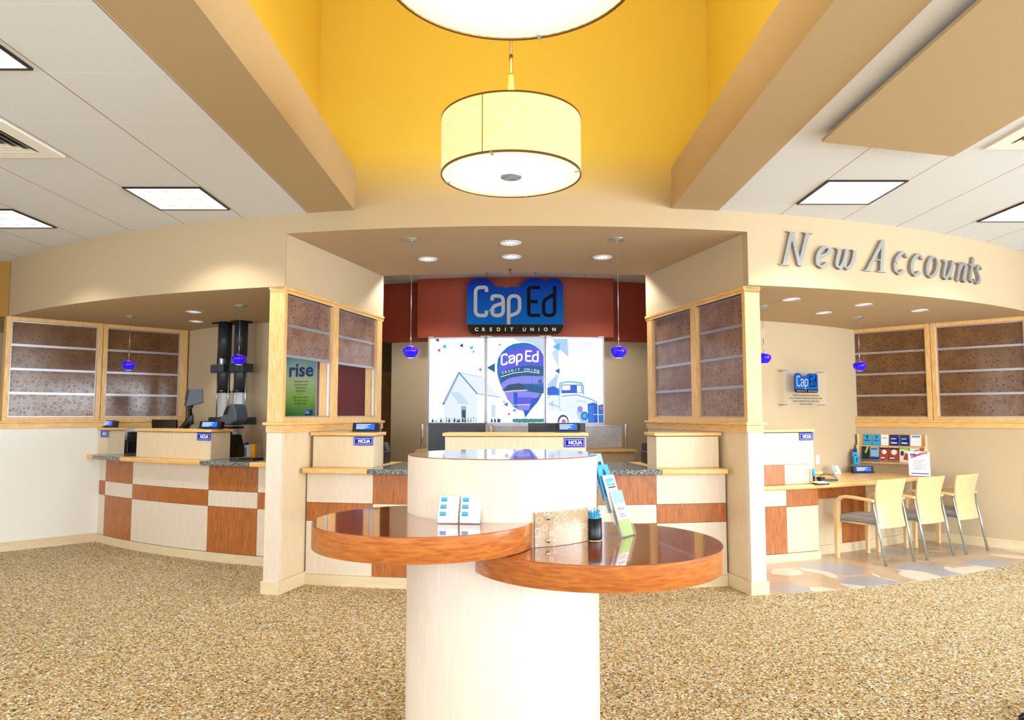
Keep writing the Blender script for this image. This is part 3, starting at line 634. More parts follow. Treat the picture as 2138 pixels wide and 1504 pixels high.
def logo(t,s,u0,v0,M_=None,depth=.02,ml=None,m_board=None,small=True,lw=68):
    M_=M_ or Matrix.Identity(4)
    def q(p): return ((p[0]-u0)*s,(v0-p[1])*s)
    MB().plate([q(p) for p in BOARD]+[q((132,1040))],-depth,0,M_).build('blue_board',m_board or M_logoblue,t)
    bot=[(140,1040),(2005,1040),(1995,1110),(1950,1190),(1900,1222),(240,1222),(180,1180),(150,1120)]
    MB().plate([q(p) for p in bot],-depth,0,M_).build('dark_strip',M_strip,t)
    a=MB()
    ex=.012*min(1,s*900)
    for L in LET_W: a.stroke([q(p) for p in L[:-1]],lw*s,-depth-ex,-depth+.0003,M_); a.stroke([q(p) for p in L[-2:]],lw*s,-depth-ex-.0006,-depth+.0003,M_)
    a.build('white_letters',M_silver,t)
    a=MB()
    for L in LET_B: a.stroke([q(p) for p in L[:-1]] if len(L)>2 else [q(p) for p in L],(lw-4)*s,-depth-ex-(.0012 if len(L)==2 else 0),-depth+.0003,M_); (a.stroke([q(p) for p in L[-2:]],(lw-4)*s,-depth-ex-.0006,-depth+.0003,M_) if len(L)>2 else None)
    a.build('black_letters',M_lblack,t)
    if small:
        a=MB(); x=[320,460,600,750,880,1003,1248,1400,1532,1665,1825]
        for ch,u in zip('CREDITUNION',x): text(a,ch,95*s,M_@Matrix.Translation(((u-u0)*s,-depth-.001,(v0-1168)*s)),bold=.0016*s/.00066)
        a.build('strip_lettering',M_paper,t)
M_silver=mat('silver_letter','#B9B8C0',.5,spec=.2); M_strip=mat('dark_olive_strip','#2A2208',.6,spec=.1)
def gradz(name,z0,z1,c0,c1,rough=.4,es=0):
    m,nt,b=newmat(name); tc=nd(nt,'ShaderNodeTexCoord'); sp=nd(nt,'ShaderNodeSeparateXYZ'); nt.links.new(tc.outputs['Object'],sp.inputs[0])
    mr=nd(nt,'ShaderNodeMapRange'); mr.inputs[1].default_value=z0; mr.inputs[2].default_value=z1; nt.links.new(sp.outputs[2],mr.inputs[0])
    mx=nd(nt,'ShaderNodeMixRGB'); mx.inputs[1].default_value=lin(c0); mx.inputs[2].default_value=lin(c1); nt.links.new(mr.outputs[0],mx.inputs[0]); nt.links.new(mx.outputs[0],b.inputs['Base Color'])
    b.inputs['Roughness'].default_value=rough
    if es: nt.links.new(mx.outputs[0],b.inputs['Emission Color']); b.inputs['Emission Strength'].default_value=es
    return m
M_logoblue=gradz('logo_blue_print',.1,.7,'#0468BC','#042C98',.7,.05); M_logoblue.node_tree.nodes['Principled BSDF'].inputs['Specular IOR Level'].default_value=.12
pc=aty(1075.5,705,14.766-5.86); S=1/9.296*(14.766-5.86)/F
M_lblack=mat('matt_black_letter','#08080A',.6,spec=.1)
t=thing('logo_sign','large blue and black rounded logo sign on the burgundy header','sign',T(pc.x,8.90,2.475))
logo(t,S,1070,1260,depth=.04)
# plaque
pq=polm(7.0,28.2,1.585); t=thing('acrylic_plaque','clear acrylic plaque with small blue logo on the right bay wall','plaque',pq)
MB().box(-.37,.37,-.05,-.042,0,.46).build('acrylic_sheet',M_acryl,t)
for x in (-.33,.33):
    for z in (.03,.43): MB().tube([(x,0.04,z),(x,-.056,z)],.009,10).build('standoff',M_steel,t)
logo(t,.44/1870*.9,1070,680,Matrix.Translation((.0,-.052,.29)),depth=.01,small=True,lw=60)
a=MB()
for k,(s_,wd) in enumerate((('CapEd is committed to improving',.45),('every member\'s financial well-being while',.56),('being a champion of our credit unions',.45),('and communities.',.23))): text(a,s_,.028,Matrix.Translation((0,-.053,.135-.034*k)),width=wd)
a.build('lettering',M_ink,t)
# raised wall letters, broad nib strokes
NK=[0]
def nib(mb,pts,ang,wmax,d0,d1,M_,wmin=.12):
    P=[Vector(p) for p in pts]; n=Vector((math.cos(ang),math.sin(ang)))*wmax/2; k=Vector((-n.y,n.x))*wmin
    for i_,(a,b) in enumerate(zip(P,P[1:])):
        hull=[a+n+k,a+n-k,a-n-k,a-n+k,b+n+k,b+n-k,b-n-k,b-n+k]
        hs=sorted(set((round(v.x,5),round(v.y,5)) for v in hull))
        def half(L):
            o=[]
            for p in L:
                while len(o)>1 and (o[-1][0]-o[-2][0])*(p[1]-o[-2][1])-(o[-1][1]-o[-2][1])*(p[0]-o[-2][0])<=0: o.pop()
                o.append(p)
            return o[:-1]
        NK[0]+=1; mb.plate(half(hs)+half(hs[::-1]),d0-.00015*(NK[0]%37),d1,M_)
def curve(*c,n=7):
    "quadratic through control triples chained"
    out=[]
    for i in range(0,len(c)-2,2):
        a,p,b=Vector(c[i]),Vector(c[i+1]),Vector(c[i+2])
        for k in range(n+1):
            s=k/n; out.append(a*(1-s)**2+p*2*s*(1-s)+b*s*s)
    return out
sl=.26
def sk(p): return (p[0]+sl*p[1],p[1])
G={ # glyph strokes; x-height .62, cap 1
 'N':([[(0,0),(.02,1)],[(.02,1),(.52,0)],[(.52,0),(.56,1)],[(-.1,0),(.12,0)],[(-.1,1),(.08,1)],[(.46,1),(.68,1)]],.62),
 'e':([curve((.05,.32),(.42,.36),(.40,.52),(.36,.68),(.2,.6),(.0,.5),(.03,.24),(.06,-.04),(.24,.0),(.36,.02),(.42,.14))],.44),
 'w':([curve((.0,.58),(.1,.66),(.1,.45),(.04,.0),(.2,.0),(.34,.02),(.36,.5)),curve((.36,.58),(.32,.0),(.48,.0),(.7,.02),(.68,.48),(.67,.6),(.6,.58))],.72),
 'A':([[(0,0),(.42,1)],[(.42,1),(.56,0)],[(.14,.36),(.52,.36)],[(-.1,0),(.1,0)],[(.44,0),(.7,0)]],.62),
 'c':([curve((.42,.56),(.36,.78),(.2,.64),(.0,.5),(.02,.28),(.06,-.04),(.26,.0),(.36,.03),(.42,.12))],.42),
 'o':([curve((.26,.68),(.02,.62),(.02,.3),(.04,-.03),(.24,.0),(.48,.06),(.48,.38),(.46,.7),(.26,.68))],.5),
 'u':([curve((.0,.56),(.1,.7),(.1,.5),(.02,.0),(.14,.0),(.3,.04),(.4,.4)),[(.43,.62),(.38,.12)],curve((.38,.12),(.4,-.02),(.5,.08))],.5),
 'n':([curve((.0,.56),(.1,.66),(.08,.42)),[(.09,.5),(.04,0)],curve((.08,.36),(.2,.66),(.34,.62),(.42,.6),(.36,.3),(.32,.0),(.36,.0),(.42,.0),(.48,.08))],.5),
 't':([[(.16,.86),(.1,.16)],curve((.1,.16),(.1,-.02),(.26,.06)),[(.0,.6),(.3,.6)]],.26),
 's':([curve((.32,.54),(.26,.68),(.14,.6),(.04,.48),(.18,.34),(.34,.2),(.26,.06),(.14,-.06),(.0,.1))],.36)}
M_letter=mat('brushed_grey_letters','#94918E',.4,.3)
caps=.29
LT=[('N',14.05,1.0,'large leading N of the raised New Accounts lettering'),('e',16.0,1,'letter e following the N on the curved wall'),('w',17.25,1,'letter w ending the first word on the curved wall'),('A',19.65,1,'capital A starting the second word on the curved wall'),('c',21.65,1,'first letter c after the A on the curved wall'),('c',22.98,1,'second letter c, before the o on the curved wall'),('o',24.35,1,'letter o in the second word on the curved wall'),('u',25.85,1,'letter u after the o on the curved wall'),('n',27.3,1,'letter n before the t on the curved wall'),('t',28.5,1,'letter t near the end of the wall lettering'),('s',29.15,1,'final letter s of the raised wall lettering')]
for ch,th,sc_,lb in LT:
    M_=polm(8.921,th,2.785); cp=caps*(1.0 if ch.isupper() else 1.0); mb=MB()
    for st in G[ch][0]: nib(mb,[Vector(sk(p))*cp for p in st],R(-28) if ch not in 'NA' else R(-8),.036,-.024,.003,M_)
    for zz in (.3,.5): mb.tube([M_@Vector((.06+sl*zz*cp*.5,-.002,zz*cp)),M_@Vector((.06+sl*zz*cp*.5,.039,zz*cp))],.004,6) if False else None
    o=mb.build('wall_letter',M_letter); tag(o,lb,'letter','raised wall letters')
# ================================================================ light box with printed panels
US=.001144; VT=95
def em(n,c,s=1.0): return mat(n,'#0A0A0A',.3,emit=c,es=s,spec=.2)
E_w=em('backlit_white','#F4FAFF',1.25); E_blue=em('backlit_blue','#1E6FC0'); E_vio=em('backlit_violet','#5A5AE0'); E_teal=em('backlit_teal','#1C5C88'); E_sky=em('backlit_sky','#A8CCF6'); E_lil=em('backlit_lilac','#8A86E6')
E_pale=em('backlit_pale','#E2ECF4'); E_greyg=em('backlit_grey','#9AB0A8'); E_dk=em('backlit_dark','#2A4A66'); E_pink=em('backlit_pink','#D8508A'); E_cy=em('backlit_cyan','#50B0E8'); E_faint=em('backlit_faint','#C4D8EC'); E_deep=em('backlit_deep_blue','#1456C8'); E_gr=em('backlit_green','#3C8C8C'); E_wh2=em('backlit_lettering','#FFFFFF',1.3)
def clip(poly,x0,x1,y0,y1):
    def cl(P,f,g):
        o=[]
        for i in range(len(P)):
            a,b=P[i-1],P[i]
            if f(b):
                if not f(a): o.append(g(a,b))
                o.append(b)
            elif f(a): o.append(g(a,b))
        return o
    def ix(x): return lambda a,b:(x,a[1]+(b[1]-a[1])*(x-a[0])/(b[0]-a[0]))
    def iy(y): return lambda a,b:(a[0]+(b[0]-a[0])*(y-a[1])/(b[1]-a[1]),y)
    P=list(poly)
    for f,g in ((lambda p:p[0]>=x0,ix(x0)),(lambda p:p[0]<=x1,ix(x1)),(lambda p:p[1]>=y0,iy(y0)),(lambda p:p[1]<=y1,iy(y1))):
        if not P: return P
        P=cl(P,f,g)
    return P
class Art:
    def __init__(s,t,u0,u1,v0,v1,uc): s.t=t;s.r=(u0,u1,v0,v1);s.uc=uc;s.g={};s.k=0
    def poly(s,P,m,lay):
        P=clip(P,*s.r)
        if len(P)<3: return
        mb=s.g.setdefault(m.name,(MB(),m))[0]; y=-.006-.0006*lay
        mb.plate([((u-s.uc)*US,(1018-v)*US) for u,v in P],y,y+.0003)
    def line(s,P,wd,m,lay):
        for a,b in zip(P,P[1:]):
            a=Vector(a);b=Vector(b); d=(b-a)
            if d.length<1e-6: continue
            d.normalize(); n=Vector((-d.y,d.x))*wd/2; e=d*wd*.3
            s.poly([tuple(a-e+n),tuple(b+e+n),tuple(b+e-n),tuple(a-e-n)],m,lay)
    def done(s):
        for n,(mb,m) in s.g.items(): mb.build('printed_shape',m,s.t)
panelsL=[]
for k,(uc,u0,u1,th,lb) in enumerate(((372,65,680,-8.55,'left backlit panel with a white schoolhouse picture under the burgundy header'),(1024,718,1330,-1.2,'middle backlit panel with a blue hot air balloon picture'),(1681,1372,1990,6.18,'right backlit panel with a blue vintage truck picture'))):
    t=thing('light_panel',lb,'light panel',polm(5.80,th,1.40),'backlit picture panels'); w_=(u1-u0)*US; h_=(1018-VT)*US
    lf=MB().box((u0-uc)*US,(u1-uc)*US,-.005,.05,0,h_).build('lit_face',E_w,t)
    a0,a1=(u0-uc-17)*US,(u1-uc+17)*US
    MB().box(a0,(u0-uc)*US,-.012,.05,-.02,h_+.02).box((u1-uc)*US,a1,-.012,.05,-.02,h_+.02).box(a0,a1,-.012,.05,h_,h_+.03).box(a0,a1,-.012,.05,-.03,0).build('frame',M_alum,t)
    panelsL.append(Art(lf,u0,u1,VT,1018,uc))
BAL=[(1100,145),(1150,148),(1200,160),(1250,190),(1300,235),(1330,290),(1345,380),(1345,560),(1325,680),(1270,790),(1190,880),(1130,965),(1112,900),(1095,885),(1050,880),(1005,850),(940,760),(890,670),(850,580),(825,490),(820,400),(832,320),(870,255),(930,195),(1000,158)]
for A in panelsL:
    A.poly([(1000,95),(1330,95),(1330,260),(1200,150),(1060,130)],E_faint,0)
    A.poly(BAL,E_blue,1)
    A.poly([(850,330),(930,235),(1080,205),(1100,185),(1180,180),(1270,205),(1325,270),(1335,400),(1090,395),(860,470),(835,420)],E_vio,2)
    A.poly([(855,475),(1000,415),(1200,395),(1335,410),(1340,500),(1200,520),(1000,520),(870,590)],E_teal,2)
    A.poly([(870,590),(950,535),(1100,508),(1330,515),(1345,590),(1150,595),(950,600),(880,670)],E_lil,3)
    A.poly([(880,665),(940,610),(1060,588),(1110,605),(1150,660),(1000,668)],E_dk,4)
    A.poly([(1110,600),(1200,600),(1345,640),(1330,700),(1180,680),(1150,660)],E_teal,3)
    A.poly([(905,680),(1100,672),(1290,700),(1200,850),(1180,885),(1050,880),(1000,840),(930,760)],E_lil,3)
    A.poly([(1000,690),(1045,690),(1045,860),(1005,840)],E_deep,4); A.poly([(1200,760),(1290,740),(1190,880),(1130,965),(1112,900),(1170,880)],E_deep,4)
    A.poly([(1040,740),(1220,745),(1195,810),(1045,820)],E_vio,4)
    for xx in (960,1090,1200,1290): A.line([(xx,510),(xx+8,590)],3,E_blue,5)
    A.line([(865,520),(1000,478),(1150,462),(1285,480)],5,E_wh2,5); A.line([(905,685),(1000,672),(1150,664)],6,E_wh2,5); A.line([(1005,830),(1100,820),(1180,828)],4,E_wh2,5)
    # lettering on the balloon, curved
    def bx(p): # from logo units to the balloon
        u=(p[0]-270)/1600; v=(p[1]-290)/600
        return (865+u*410, 270+v*118-48*math.sin(min(1,max(0,u))*math.pi*.72)+10)
    for L in LET_W+LET_B: A.line([bx(p) for p in L],17,E_wh2,6)
    # schoolhouse
    A.poly([(230,800),(400,470),(605,705),(605,1005),(240,1005)],E_pale,0); A.poly([(400,468),(665,525),(850,742),(610,712)],E_pale,1); A.poly([(605,712),(850,745),(850,1000),(615,1005)],E_w,1)
    A.line([(225,815),(400,475)],22,E_blue,2); A.line([(232,800),(402,480)],8,E_faint,3); A.line([(400,470),(605,705)],12,E_blue,2); A.line([(400,468),(665,525)],5,E_cy,2); A.line([(605,705),(850,742)],10,E_greyg,2); A.line([(610,710),(615,1000)],4,E_faint,2)
    A.poly([(300,680),(410,690),(520,822),(400,815)],E_faint,2); A.poly([(400,815),(520,822),(515,1000),(405,1000)],E_pale,2); A.poly([(425,838),(482,838),(482,985),(428,985)],E_greyg,3); A.poly([(433,880),(475,880),(475,965),(435,965)],E_dk,4)
    A.poly([(760,825),(805,825),(805,960),(762,960)],E_faint,2)
    random.seed(3)
    for k in range(17):
        u=110+k*30+random.uniform(-6,6); h=random.uniform(25,60)
        for (c_,m_) in (((u,985),random.choice((E_greyg,E_dk,E_faint))),):
            A.poly([(u-13,1015),(u+13,1015),(u+9,1015-h*.7),(u-9,1015-h*.7)],m_,5); A.poly([(u+7*math.cos(q*.785),1006-h*.75+7*math.sin(q*.785)) for q in range(8)],random.choice((E_dk,E_greyg)),5)
    for u in (765,800,835,850): A.poly([(u-12,1015),(u+12,1015),(u+8,975),(u-8,975)],random.choice((E_dk,E_deep)),5)
    for k in range(14): 
        u=1010+k*26; A.poly([(u+22*math.cos(q*.9),995+(22+random.uniform(-4,8))*math.sin(q*.9)) for q in range(7)],E_gr,3 if k%2 else 4)
    # truck
    A.poly([(1372,100),(1600,100),(1608,300),(1470,180),(1440,110)],E_sky,0); A.poly([(1372,600),(1500,470),(1470,640),(1410,720)],E_sky,0); A.poly([(1420,260),(1500,180),(1500,420)],E_faint,1)
    A.poly([(1372,745),(1430,700),(1500,700),(1515,585),(1600,568),(1750,583),(1775,625),(1775,705),(1900,765),(1935,800),(1935,1018),(1372,1018)],E_pale,1)
    A.poly([(1372,640),(1440,620),(1500,650),(1500,720),(1372,720)],E_deep,2); A.line([(1372,745),(1430,705),(1505,700)],6,E_blue,3)
    A.line([(1505,720),(1512,590),(1600,570),(1750,584),(1773,625),(1773,705)],14,E_cy,3); A.poly([(1525,606),(1752,604),(1762,695),(1528,700)],E_deep,4)
    A.poly([(1535,615),(1625,612),(1625,662),(1535,665)],E_w,5); A.poly([(1700,612),(1745,614),(1752,688),(1702,692)],E_w,5); A.line([(1528,704),(1765,700)],7,E_w,5)
    A.line([(1530,730),(1700,715),(1850,760),(1925,800)],7,E_blue,3); A.line([(1500,700),(1505,860),(1530,900)],5,E_cy,3); A.line([(1680,790),(1760,780),(1815,800)],4,E_cy,3)
    for k in range(6): A.line([(1600+k*16,800),(1606+k*16,860)],3,E_faint,3)
    A.poly([(1372,880),(1470,880),(1570,905),(1630,960),(1660,1018),(1372,1018)],E_w,4); A.line([(1372,878),(1470,878),(1570,903),(1632,960),(1660,1018)],5,E_faint,5); A.line([(1430,820),(1500,850)],5,E_dk,4)
    A.poly([(1690,900),(1740,880),(1815,930),(1830,1018),(1740,1018)],E_sky,4)
    A.poly([(1818,812),(1880,798),(1925,812),(1930,1018),(1824,1018)],E_deep,5); A.line([(1818,815),(1880,800),(1928,815)],6,E_cy,6)
    for k in range(4): A.line([(1838+k*14,830),(1840+k*14,1010)],4,E_cy,6)
    A.poly([(1935,830),(1990,815),(1990,1018),(1938,1018)],E_blue,4); A.line([(1885,930),(1990,930)],4,E_w,6)
    for (cu,cv,r_,m_,la) in ((1733,872,30,E_lil,5),(1782,945,42,E_blue,5),(1782,945,22,E_cy,6),(1545,1002,62,E_dk,5),(1548,1008,46,E_w,6),(1552,1008,24,E_pink,7),(1972,860,18,E_pink,5)):
        A.poly([(cu+r_*math.cos(q*.3927),cv+r_*math.sin(q*.3927)*1.15) for q in range(16)],m_,la)
    for (u,v,d,m_) in ((155,105,28,E_dk),(235,180,28,E_cy),(172,222,24,E_pink),(428,172,26,E_dk),(538,198,26,E_cy),(563,243,14,E_dk),(637,440,22,E_pink),(850,168,16,E_pink),(765,420,56,E_teal),(1290,570,30,E_teal),(1488,455,34,E_teal),(1480,190,50,E_cy),(922,820,28,E_blue),(950,925,20,E_pink),(1010,885,26,E_cy),(898,792,12,E_dk),(1415,815,40,E_sky)):
        A.poly([(u-d,v),(u+d*.6,v-d*.9),(u+d*.6,v+d*.9)],m_,6)
    mb=MB(); 
    uc=A.uc
    for s_,u,v,sz in ((('Quality',1690,120,50),) if uc>1500 else ())+((('community',1740,168,50),('MORE THAN',1725,218,42),('ANY ONE',1690,258,40)) if uc>1500 else (('Quality',290,115,46),('community',320,165,46),('MORE THAN',310,215,36)) if uc<500 else ()):
        text(mb,s_,sz*US*1.2,Matrix.Translation(((u-uc)*US,-.0075,(1018-v)*US)))
    if mb.v: mb.build('faint_lettering',E_faint,A.t)
    if uc>500 and uc<1500:
        mb=MB()
        for k,ch in enumerate('CREDIT UNION'):
            if ch!=' ': text(mb,ch,.04,Matrix.Translation(((885+k*35-uc)*US,-.0115,(1018-(488-38*math.sin(k/11*2.6)))*US)))
        mb.build('band_lettering',E_wh2,A.t)
    A.done()
# ================================================================ rise poster
def atr(px,py,r):
    cp,sp=math.cos(PITCH),math.sin(PITCH); u=(PCY-py)/F; d=Vector(((px-PCX)/F, cp-sp*u, sp+cp*u))
    a=d.x**2+d.y**2; b=-(d.x*CX+d.y*CY); c=CX*CX+CY*CY-r*r; t=(-b-math.sqrt(b*b-a*c))/a; p=d*t
    return math.degrees(math.atan2(p.x-CX,CY-p.y)), EYE+p.z
pt=polm(6.99,-21.7,1.44); t=thing('wall_poster','green and blue rise poster in a slim silver frame on the burgundy wall','poster',pt); hw=.215;h_=.83
m,nt,b=newmat('green_blue_print'); tc=nd(nt,'ShaderNodeTexCoord'); sp=nd(nt,'ShaderNodeSeparateXYZ'); nt.links.new(tc.outputs['Object'],sp.inputs[0])
n=nd(nt,'ShaderNodeTexNoise'); n.inputs['Scale'].default_value=2.2; nt.links.new(tc.outputs['Object'],n.inputs['Vector'])
ma=nd(nt,'ShaderNodeMath',operation='MULTIPLY_ADD'); ma.inputs[1].default_value=.5; nt.links.new(n.outputs['Fac'],ma.inputs[0]); nt.links.new(sp.outputs[2],ma.inputs[2])
mr=nd(nt,'ShaderNodeMapRange'); mr.inputs[1].default_value=.25; mr.inputs[2].default_value=1.1; nt.links.new(ma.outputs[0],mr.inputs[0])
c=ramp(nt,mr.outputs[0],[(0,'#2C6E2A'),(.3,'#7DAA3C'),(.55,'#A9BE8E'),(.74,'#6AA4B4'),(.95,'#2E72A8')]); nt.links.new(c,b.inputs['Base Color']); b.inputs['Roughness'].default_value=.3
t_=t; t=MB().box(-hw,hw,-.02,.0,0,h_).build('print',m,t)
MB().box(-hw-.012,-hw,-.03,.03,-.012,h_+.012).box(hw,hw+.012,-.03,.03,-.012,h_+.012).box(-hw,hw,-.03,.03,-.012,0).box(-hw,hw,-.03,.03,h_,h_+.012).build('frame',M_alum,t_)
a=MB(); text(a,'rise',.22,Matrix.Translation((0,-.0205,.50)),bold=.006,width=.34); a.build('title_lettering',M_navy,t)
a=MB()
for k,s_ in enumerate(('Welcome to the','youth account','you\'ve been','waiting for.','','Begin your credit','life experience','savings today.')):
    if s_: text(a,s_,.031,Matrix.Translation((0,-.0205,.43-.036*k)))
a.build('small_lettering',M_ink,t)
logo(t,.11/1870,1070,680,Matrix.Translation((.115,-.0202,.085)),depth=.001,small=False,lw=90)
# ================================================================ kiosk
KX,KY=-.0395,3.56
t=thing('information_kiosk','round cream kiosk column with two overlapping round cherry shelves','kiosk',T(KX,KY,0))
K=lambda x,y,z=0: Matrix.Translation((x-KX,y-KY,z))
MB().lathe([(.463,0),(.463,1.303),(.461,1.305)],160).build('column',M_cream,t)
MB().lathe([(.001,1.305),(.4605,1.305),(.4610,1.307),(.4600,1.309),(.001,1.309)],160,sm=False).build('column_top',M_cherrytop,t)
for nm,x,y,r,z0,z1 in (('left',-.381,3.229,.486,.938,1.04),('right',.376,3.305,.562,.833,.935)):
    sh_=MB().lathe([(.001,z0),(r-.001,z0),(r,z0+.001),(r,z1-.003)],160,K(x,y)).build('shelf',M_cherryedge,t)
    MB().lathe([(r,z1-.003),(r-.002,z1),(.001,z1)],160,K(x,y),sm=False).build('shelf_top',M_cherrytop,sh_)
sh=MB(); n=26; vs=[];fs=[]
for i in range(n+1):
    a=R(17.2+(54-17.2)*i/n)
    for r,z in ((.466,.9365),(.478,.9365),(.478,1.082),(.466,1.082)): vs.append((r*math.sin(a),-r*math.cos(a),z))
for i in range(n):
    for k in range(4): fs.append((i*4+k,i*4+(k+1)%4,i*4+4+(k+1)%4,i*4+4+k))
fs+=[(3,2,1,0),(n*4,n*4+1,n*4+2,n*4+3)]; sh.add(vs,fs,False); so_=sh.build('resin_band',M_shield,t)
for z in (.962,1.058):
    a=R(24.5); MB().lathe([(.011,0),(.011,.004),(.008,.008),(.001,.010)],20,Matrix.Translation((.478*math.sin(a),-.478*math.cos(a),z))@Matrix.Rotation(a,4,'Z')@Matrix.Rotation(R(90),4,'X')).build('screw_head',M_chrome,so_)
# business card holder with six stacks
q=at(958,1094,1.04); HM=T(q.x,q.y,1.04,-5)
t=thing('card_holder','clear acrylic six-pocket business card holder on the left kiosk shelf','card holder',HM)
a=MB()
for k in range(3):
    y=.0+.016*k; z=.028*k+.002
    a.box(-.094,.094,y-.012,y-.010,z,z+.02)
a.box(-.094,-.092,-.012,.043,0,.03).box(.092,.094,-.012,.043,0,.03).box(-.094,.094,.043,.045,0,.088).box(-.094,.094,-.012,.045,0,.002).box(-.001,.001,-.01,.043,0,.05)
a.build('pockets',M_acryl,t)
nmn=[['front left','front right'],['middle left','middle right'],['rear left','rear right']]
def cards(M_,lb,grp,w_=.085,h_=.052):
    t=thing('business_card_stack',lb,'business cards',M_,grp); MB().box(-w_/2,w_/2,-.004,.004,0,h_).build('cards',M_paper,t)
    MB().box(-w_*.42,-w_*.1,-.0046,-.004,h_*.62,h_*.9).build('blue_logo',M_cyan,t); MB().box(-w_*.42,-w_*.1,-.0047,-.004,h_*.57,h_*.63).build('black_line',M_ink,t)
for k in range(3):
    for j in range(2):
        cards(HM@Matrix.Translation((-.047+.094*j,-.003+.016*k,.003+.028*k))@Matrix.Rotation(R(-14),4,'X'),'white business card stack in the %s pocket of the kiosk holder'%nmn[k][j],'business cards on the kiosk')
# pen cup
q=at(1241,1128,.935); PM=T(q.x,q.y,.935)
o=MB().lathe([(.001,.0),(.036,.0),(.037,.002),(.001,.003)],6).build('note_pad',mat('pale_yellow_paper','#F0E6A0',.6)); o.location=(q.x,q.y,.935); WM[o.name]=PM; tag(o,'pale yellow paper pad under the black pen cup','paper pad')
t=thing('pen_cup','black round pen cup full of light blue pens on the right kiosk shelf','pen cup',T(q.x,q.y,.938))
MB().lathe([(.001,0),(.034,0),(.035,.003),(.034,.094),(.032,.095),(.031,.092),(.031,.01),(.001,.01)],40).build('cup_body',mat('satin_black_cup','#17181C',.3,.3),t)
random.seed(11)
for k in range(11):
    a=2*math.pi*k/11+.2; r0=.012 if k%3 else .02; tx=.022*math.cos(a); ty=.022*math.sin(a)
    base=Vector((q.x+r0*math.cos(a+2.5)*.6,q.y+r0*math.sin(a+2.5)*.6,.950)); top=Vector((q.x+tx*1.25,q.y+ty*1.25,.938+.135+random.uniform(-.012,.016)))
    d=(top-base); L=d.length; Q=Matrix.Translation(base)@d.to_track_quat('Z','Y').to_matrix().to_4x4()
    t=thing('pen','light blue ballpoint pen standing in the black pen cup','pen',Q,'blue pens in the cup')
    MB().tube([(0,0,.004),(0,0,L-.012)],.0042,8).build('barrel',M_cyan,t); MB().tube([(0,0,L-.012),(0,0,L)],[.0030,.0016],8).build('tip',M_paper if k%3 else M_chrome,t)
    MB().box(-.0012,.0012,-.006,-.0045,L*.72,L*.95).build('clip',M_cyan,t)
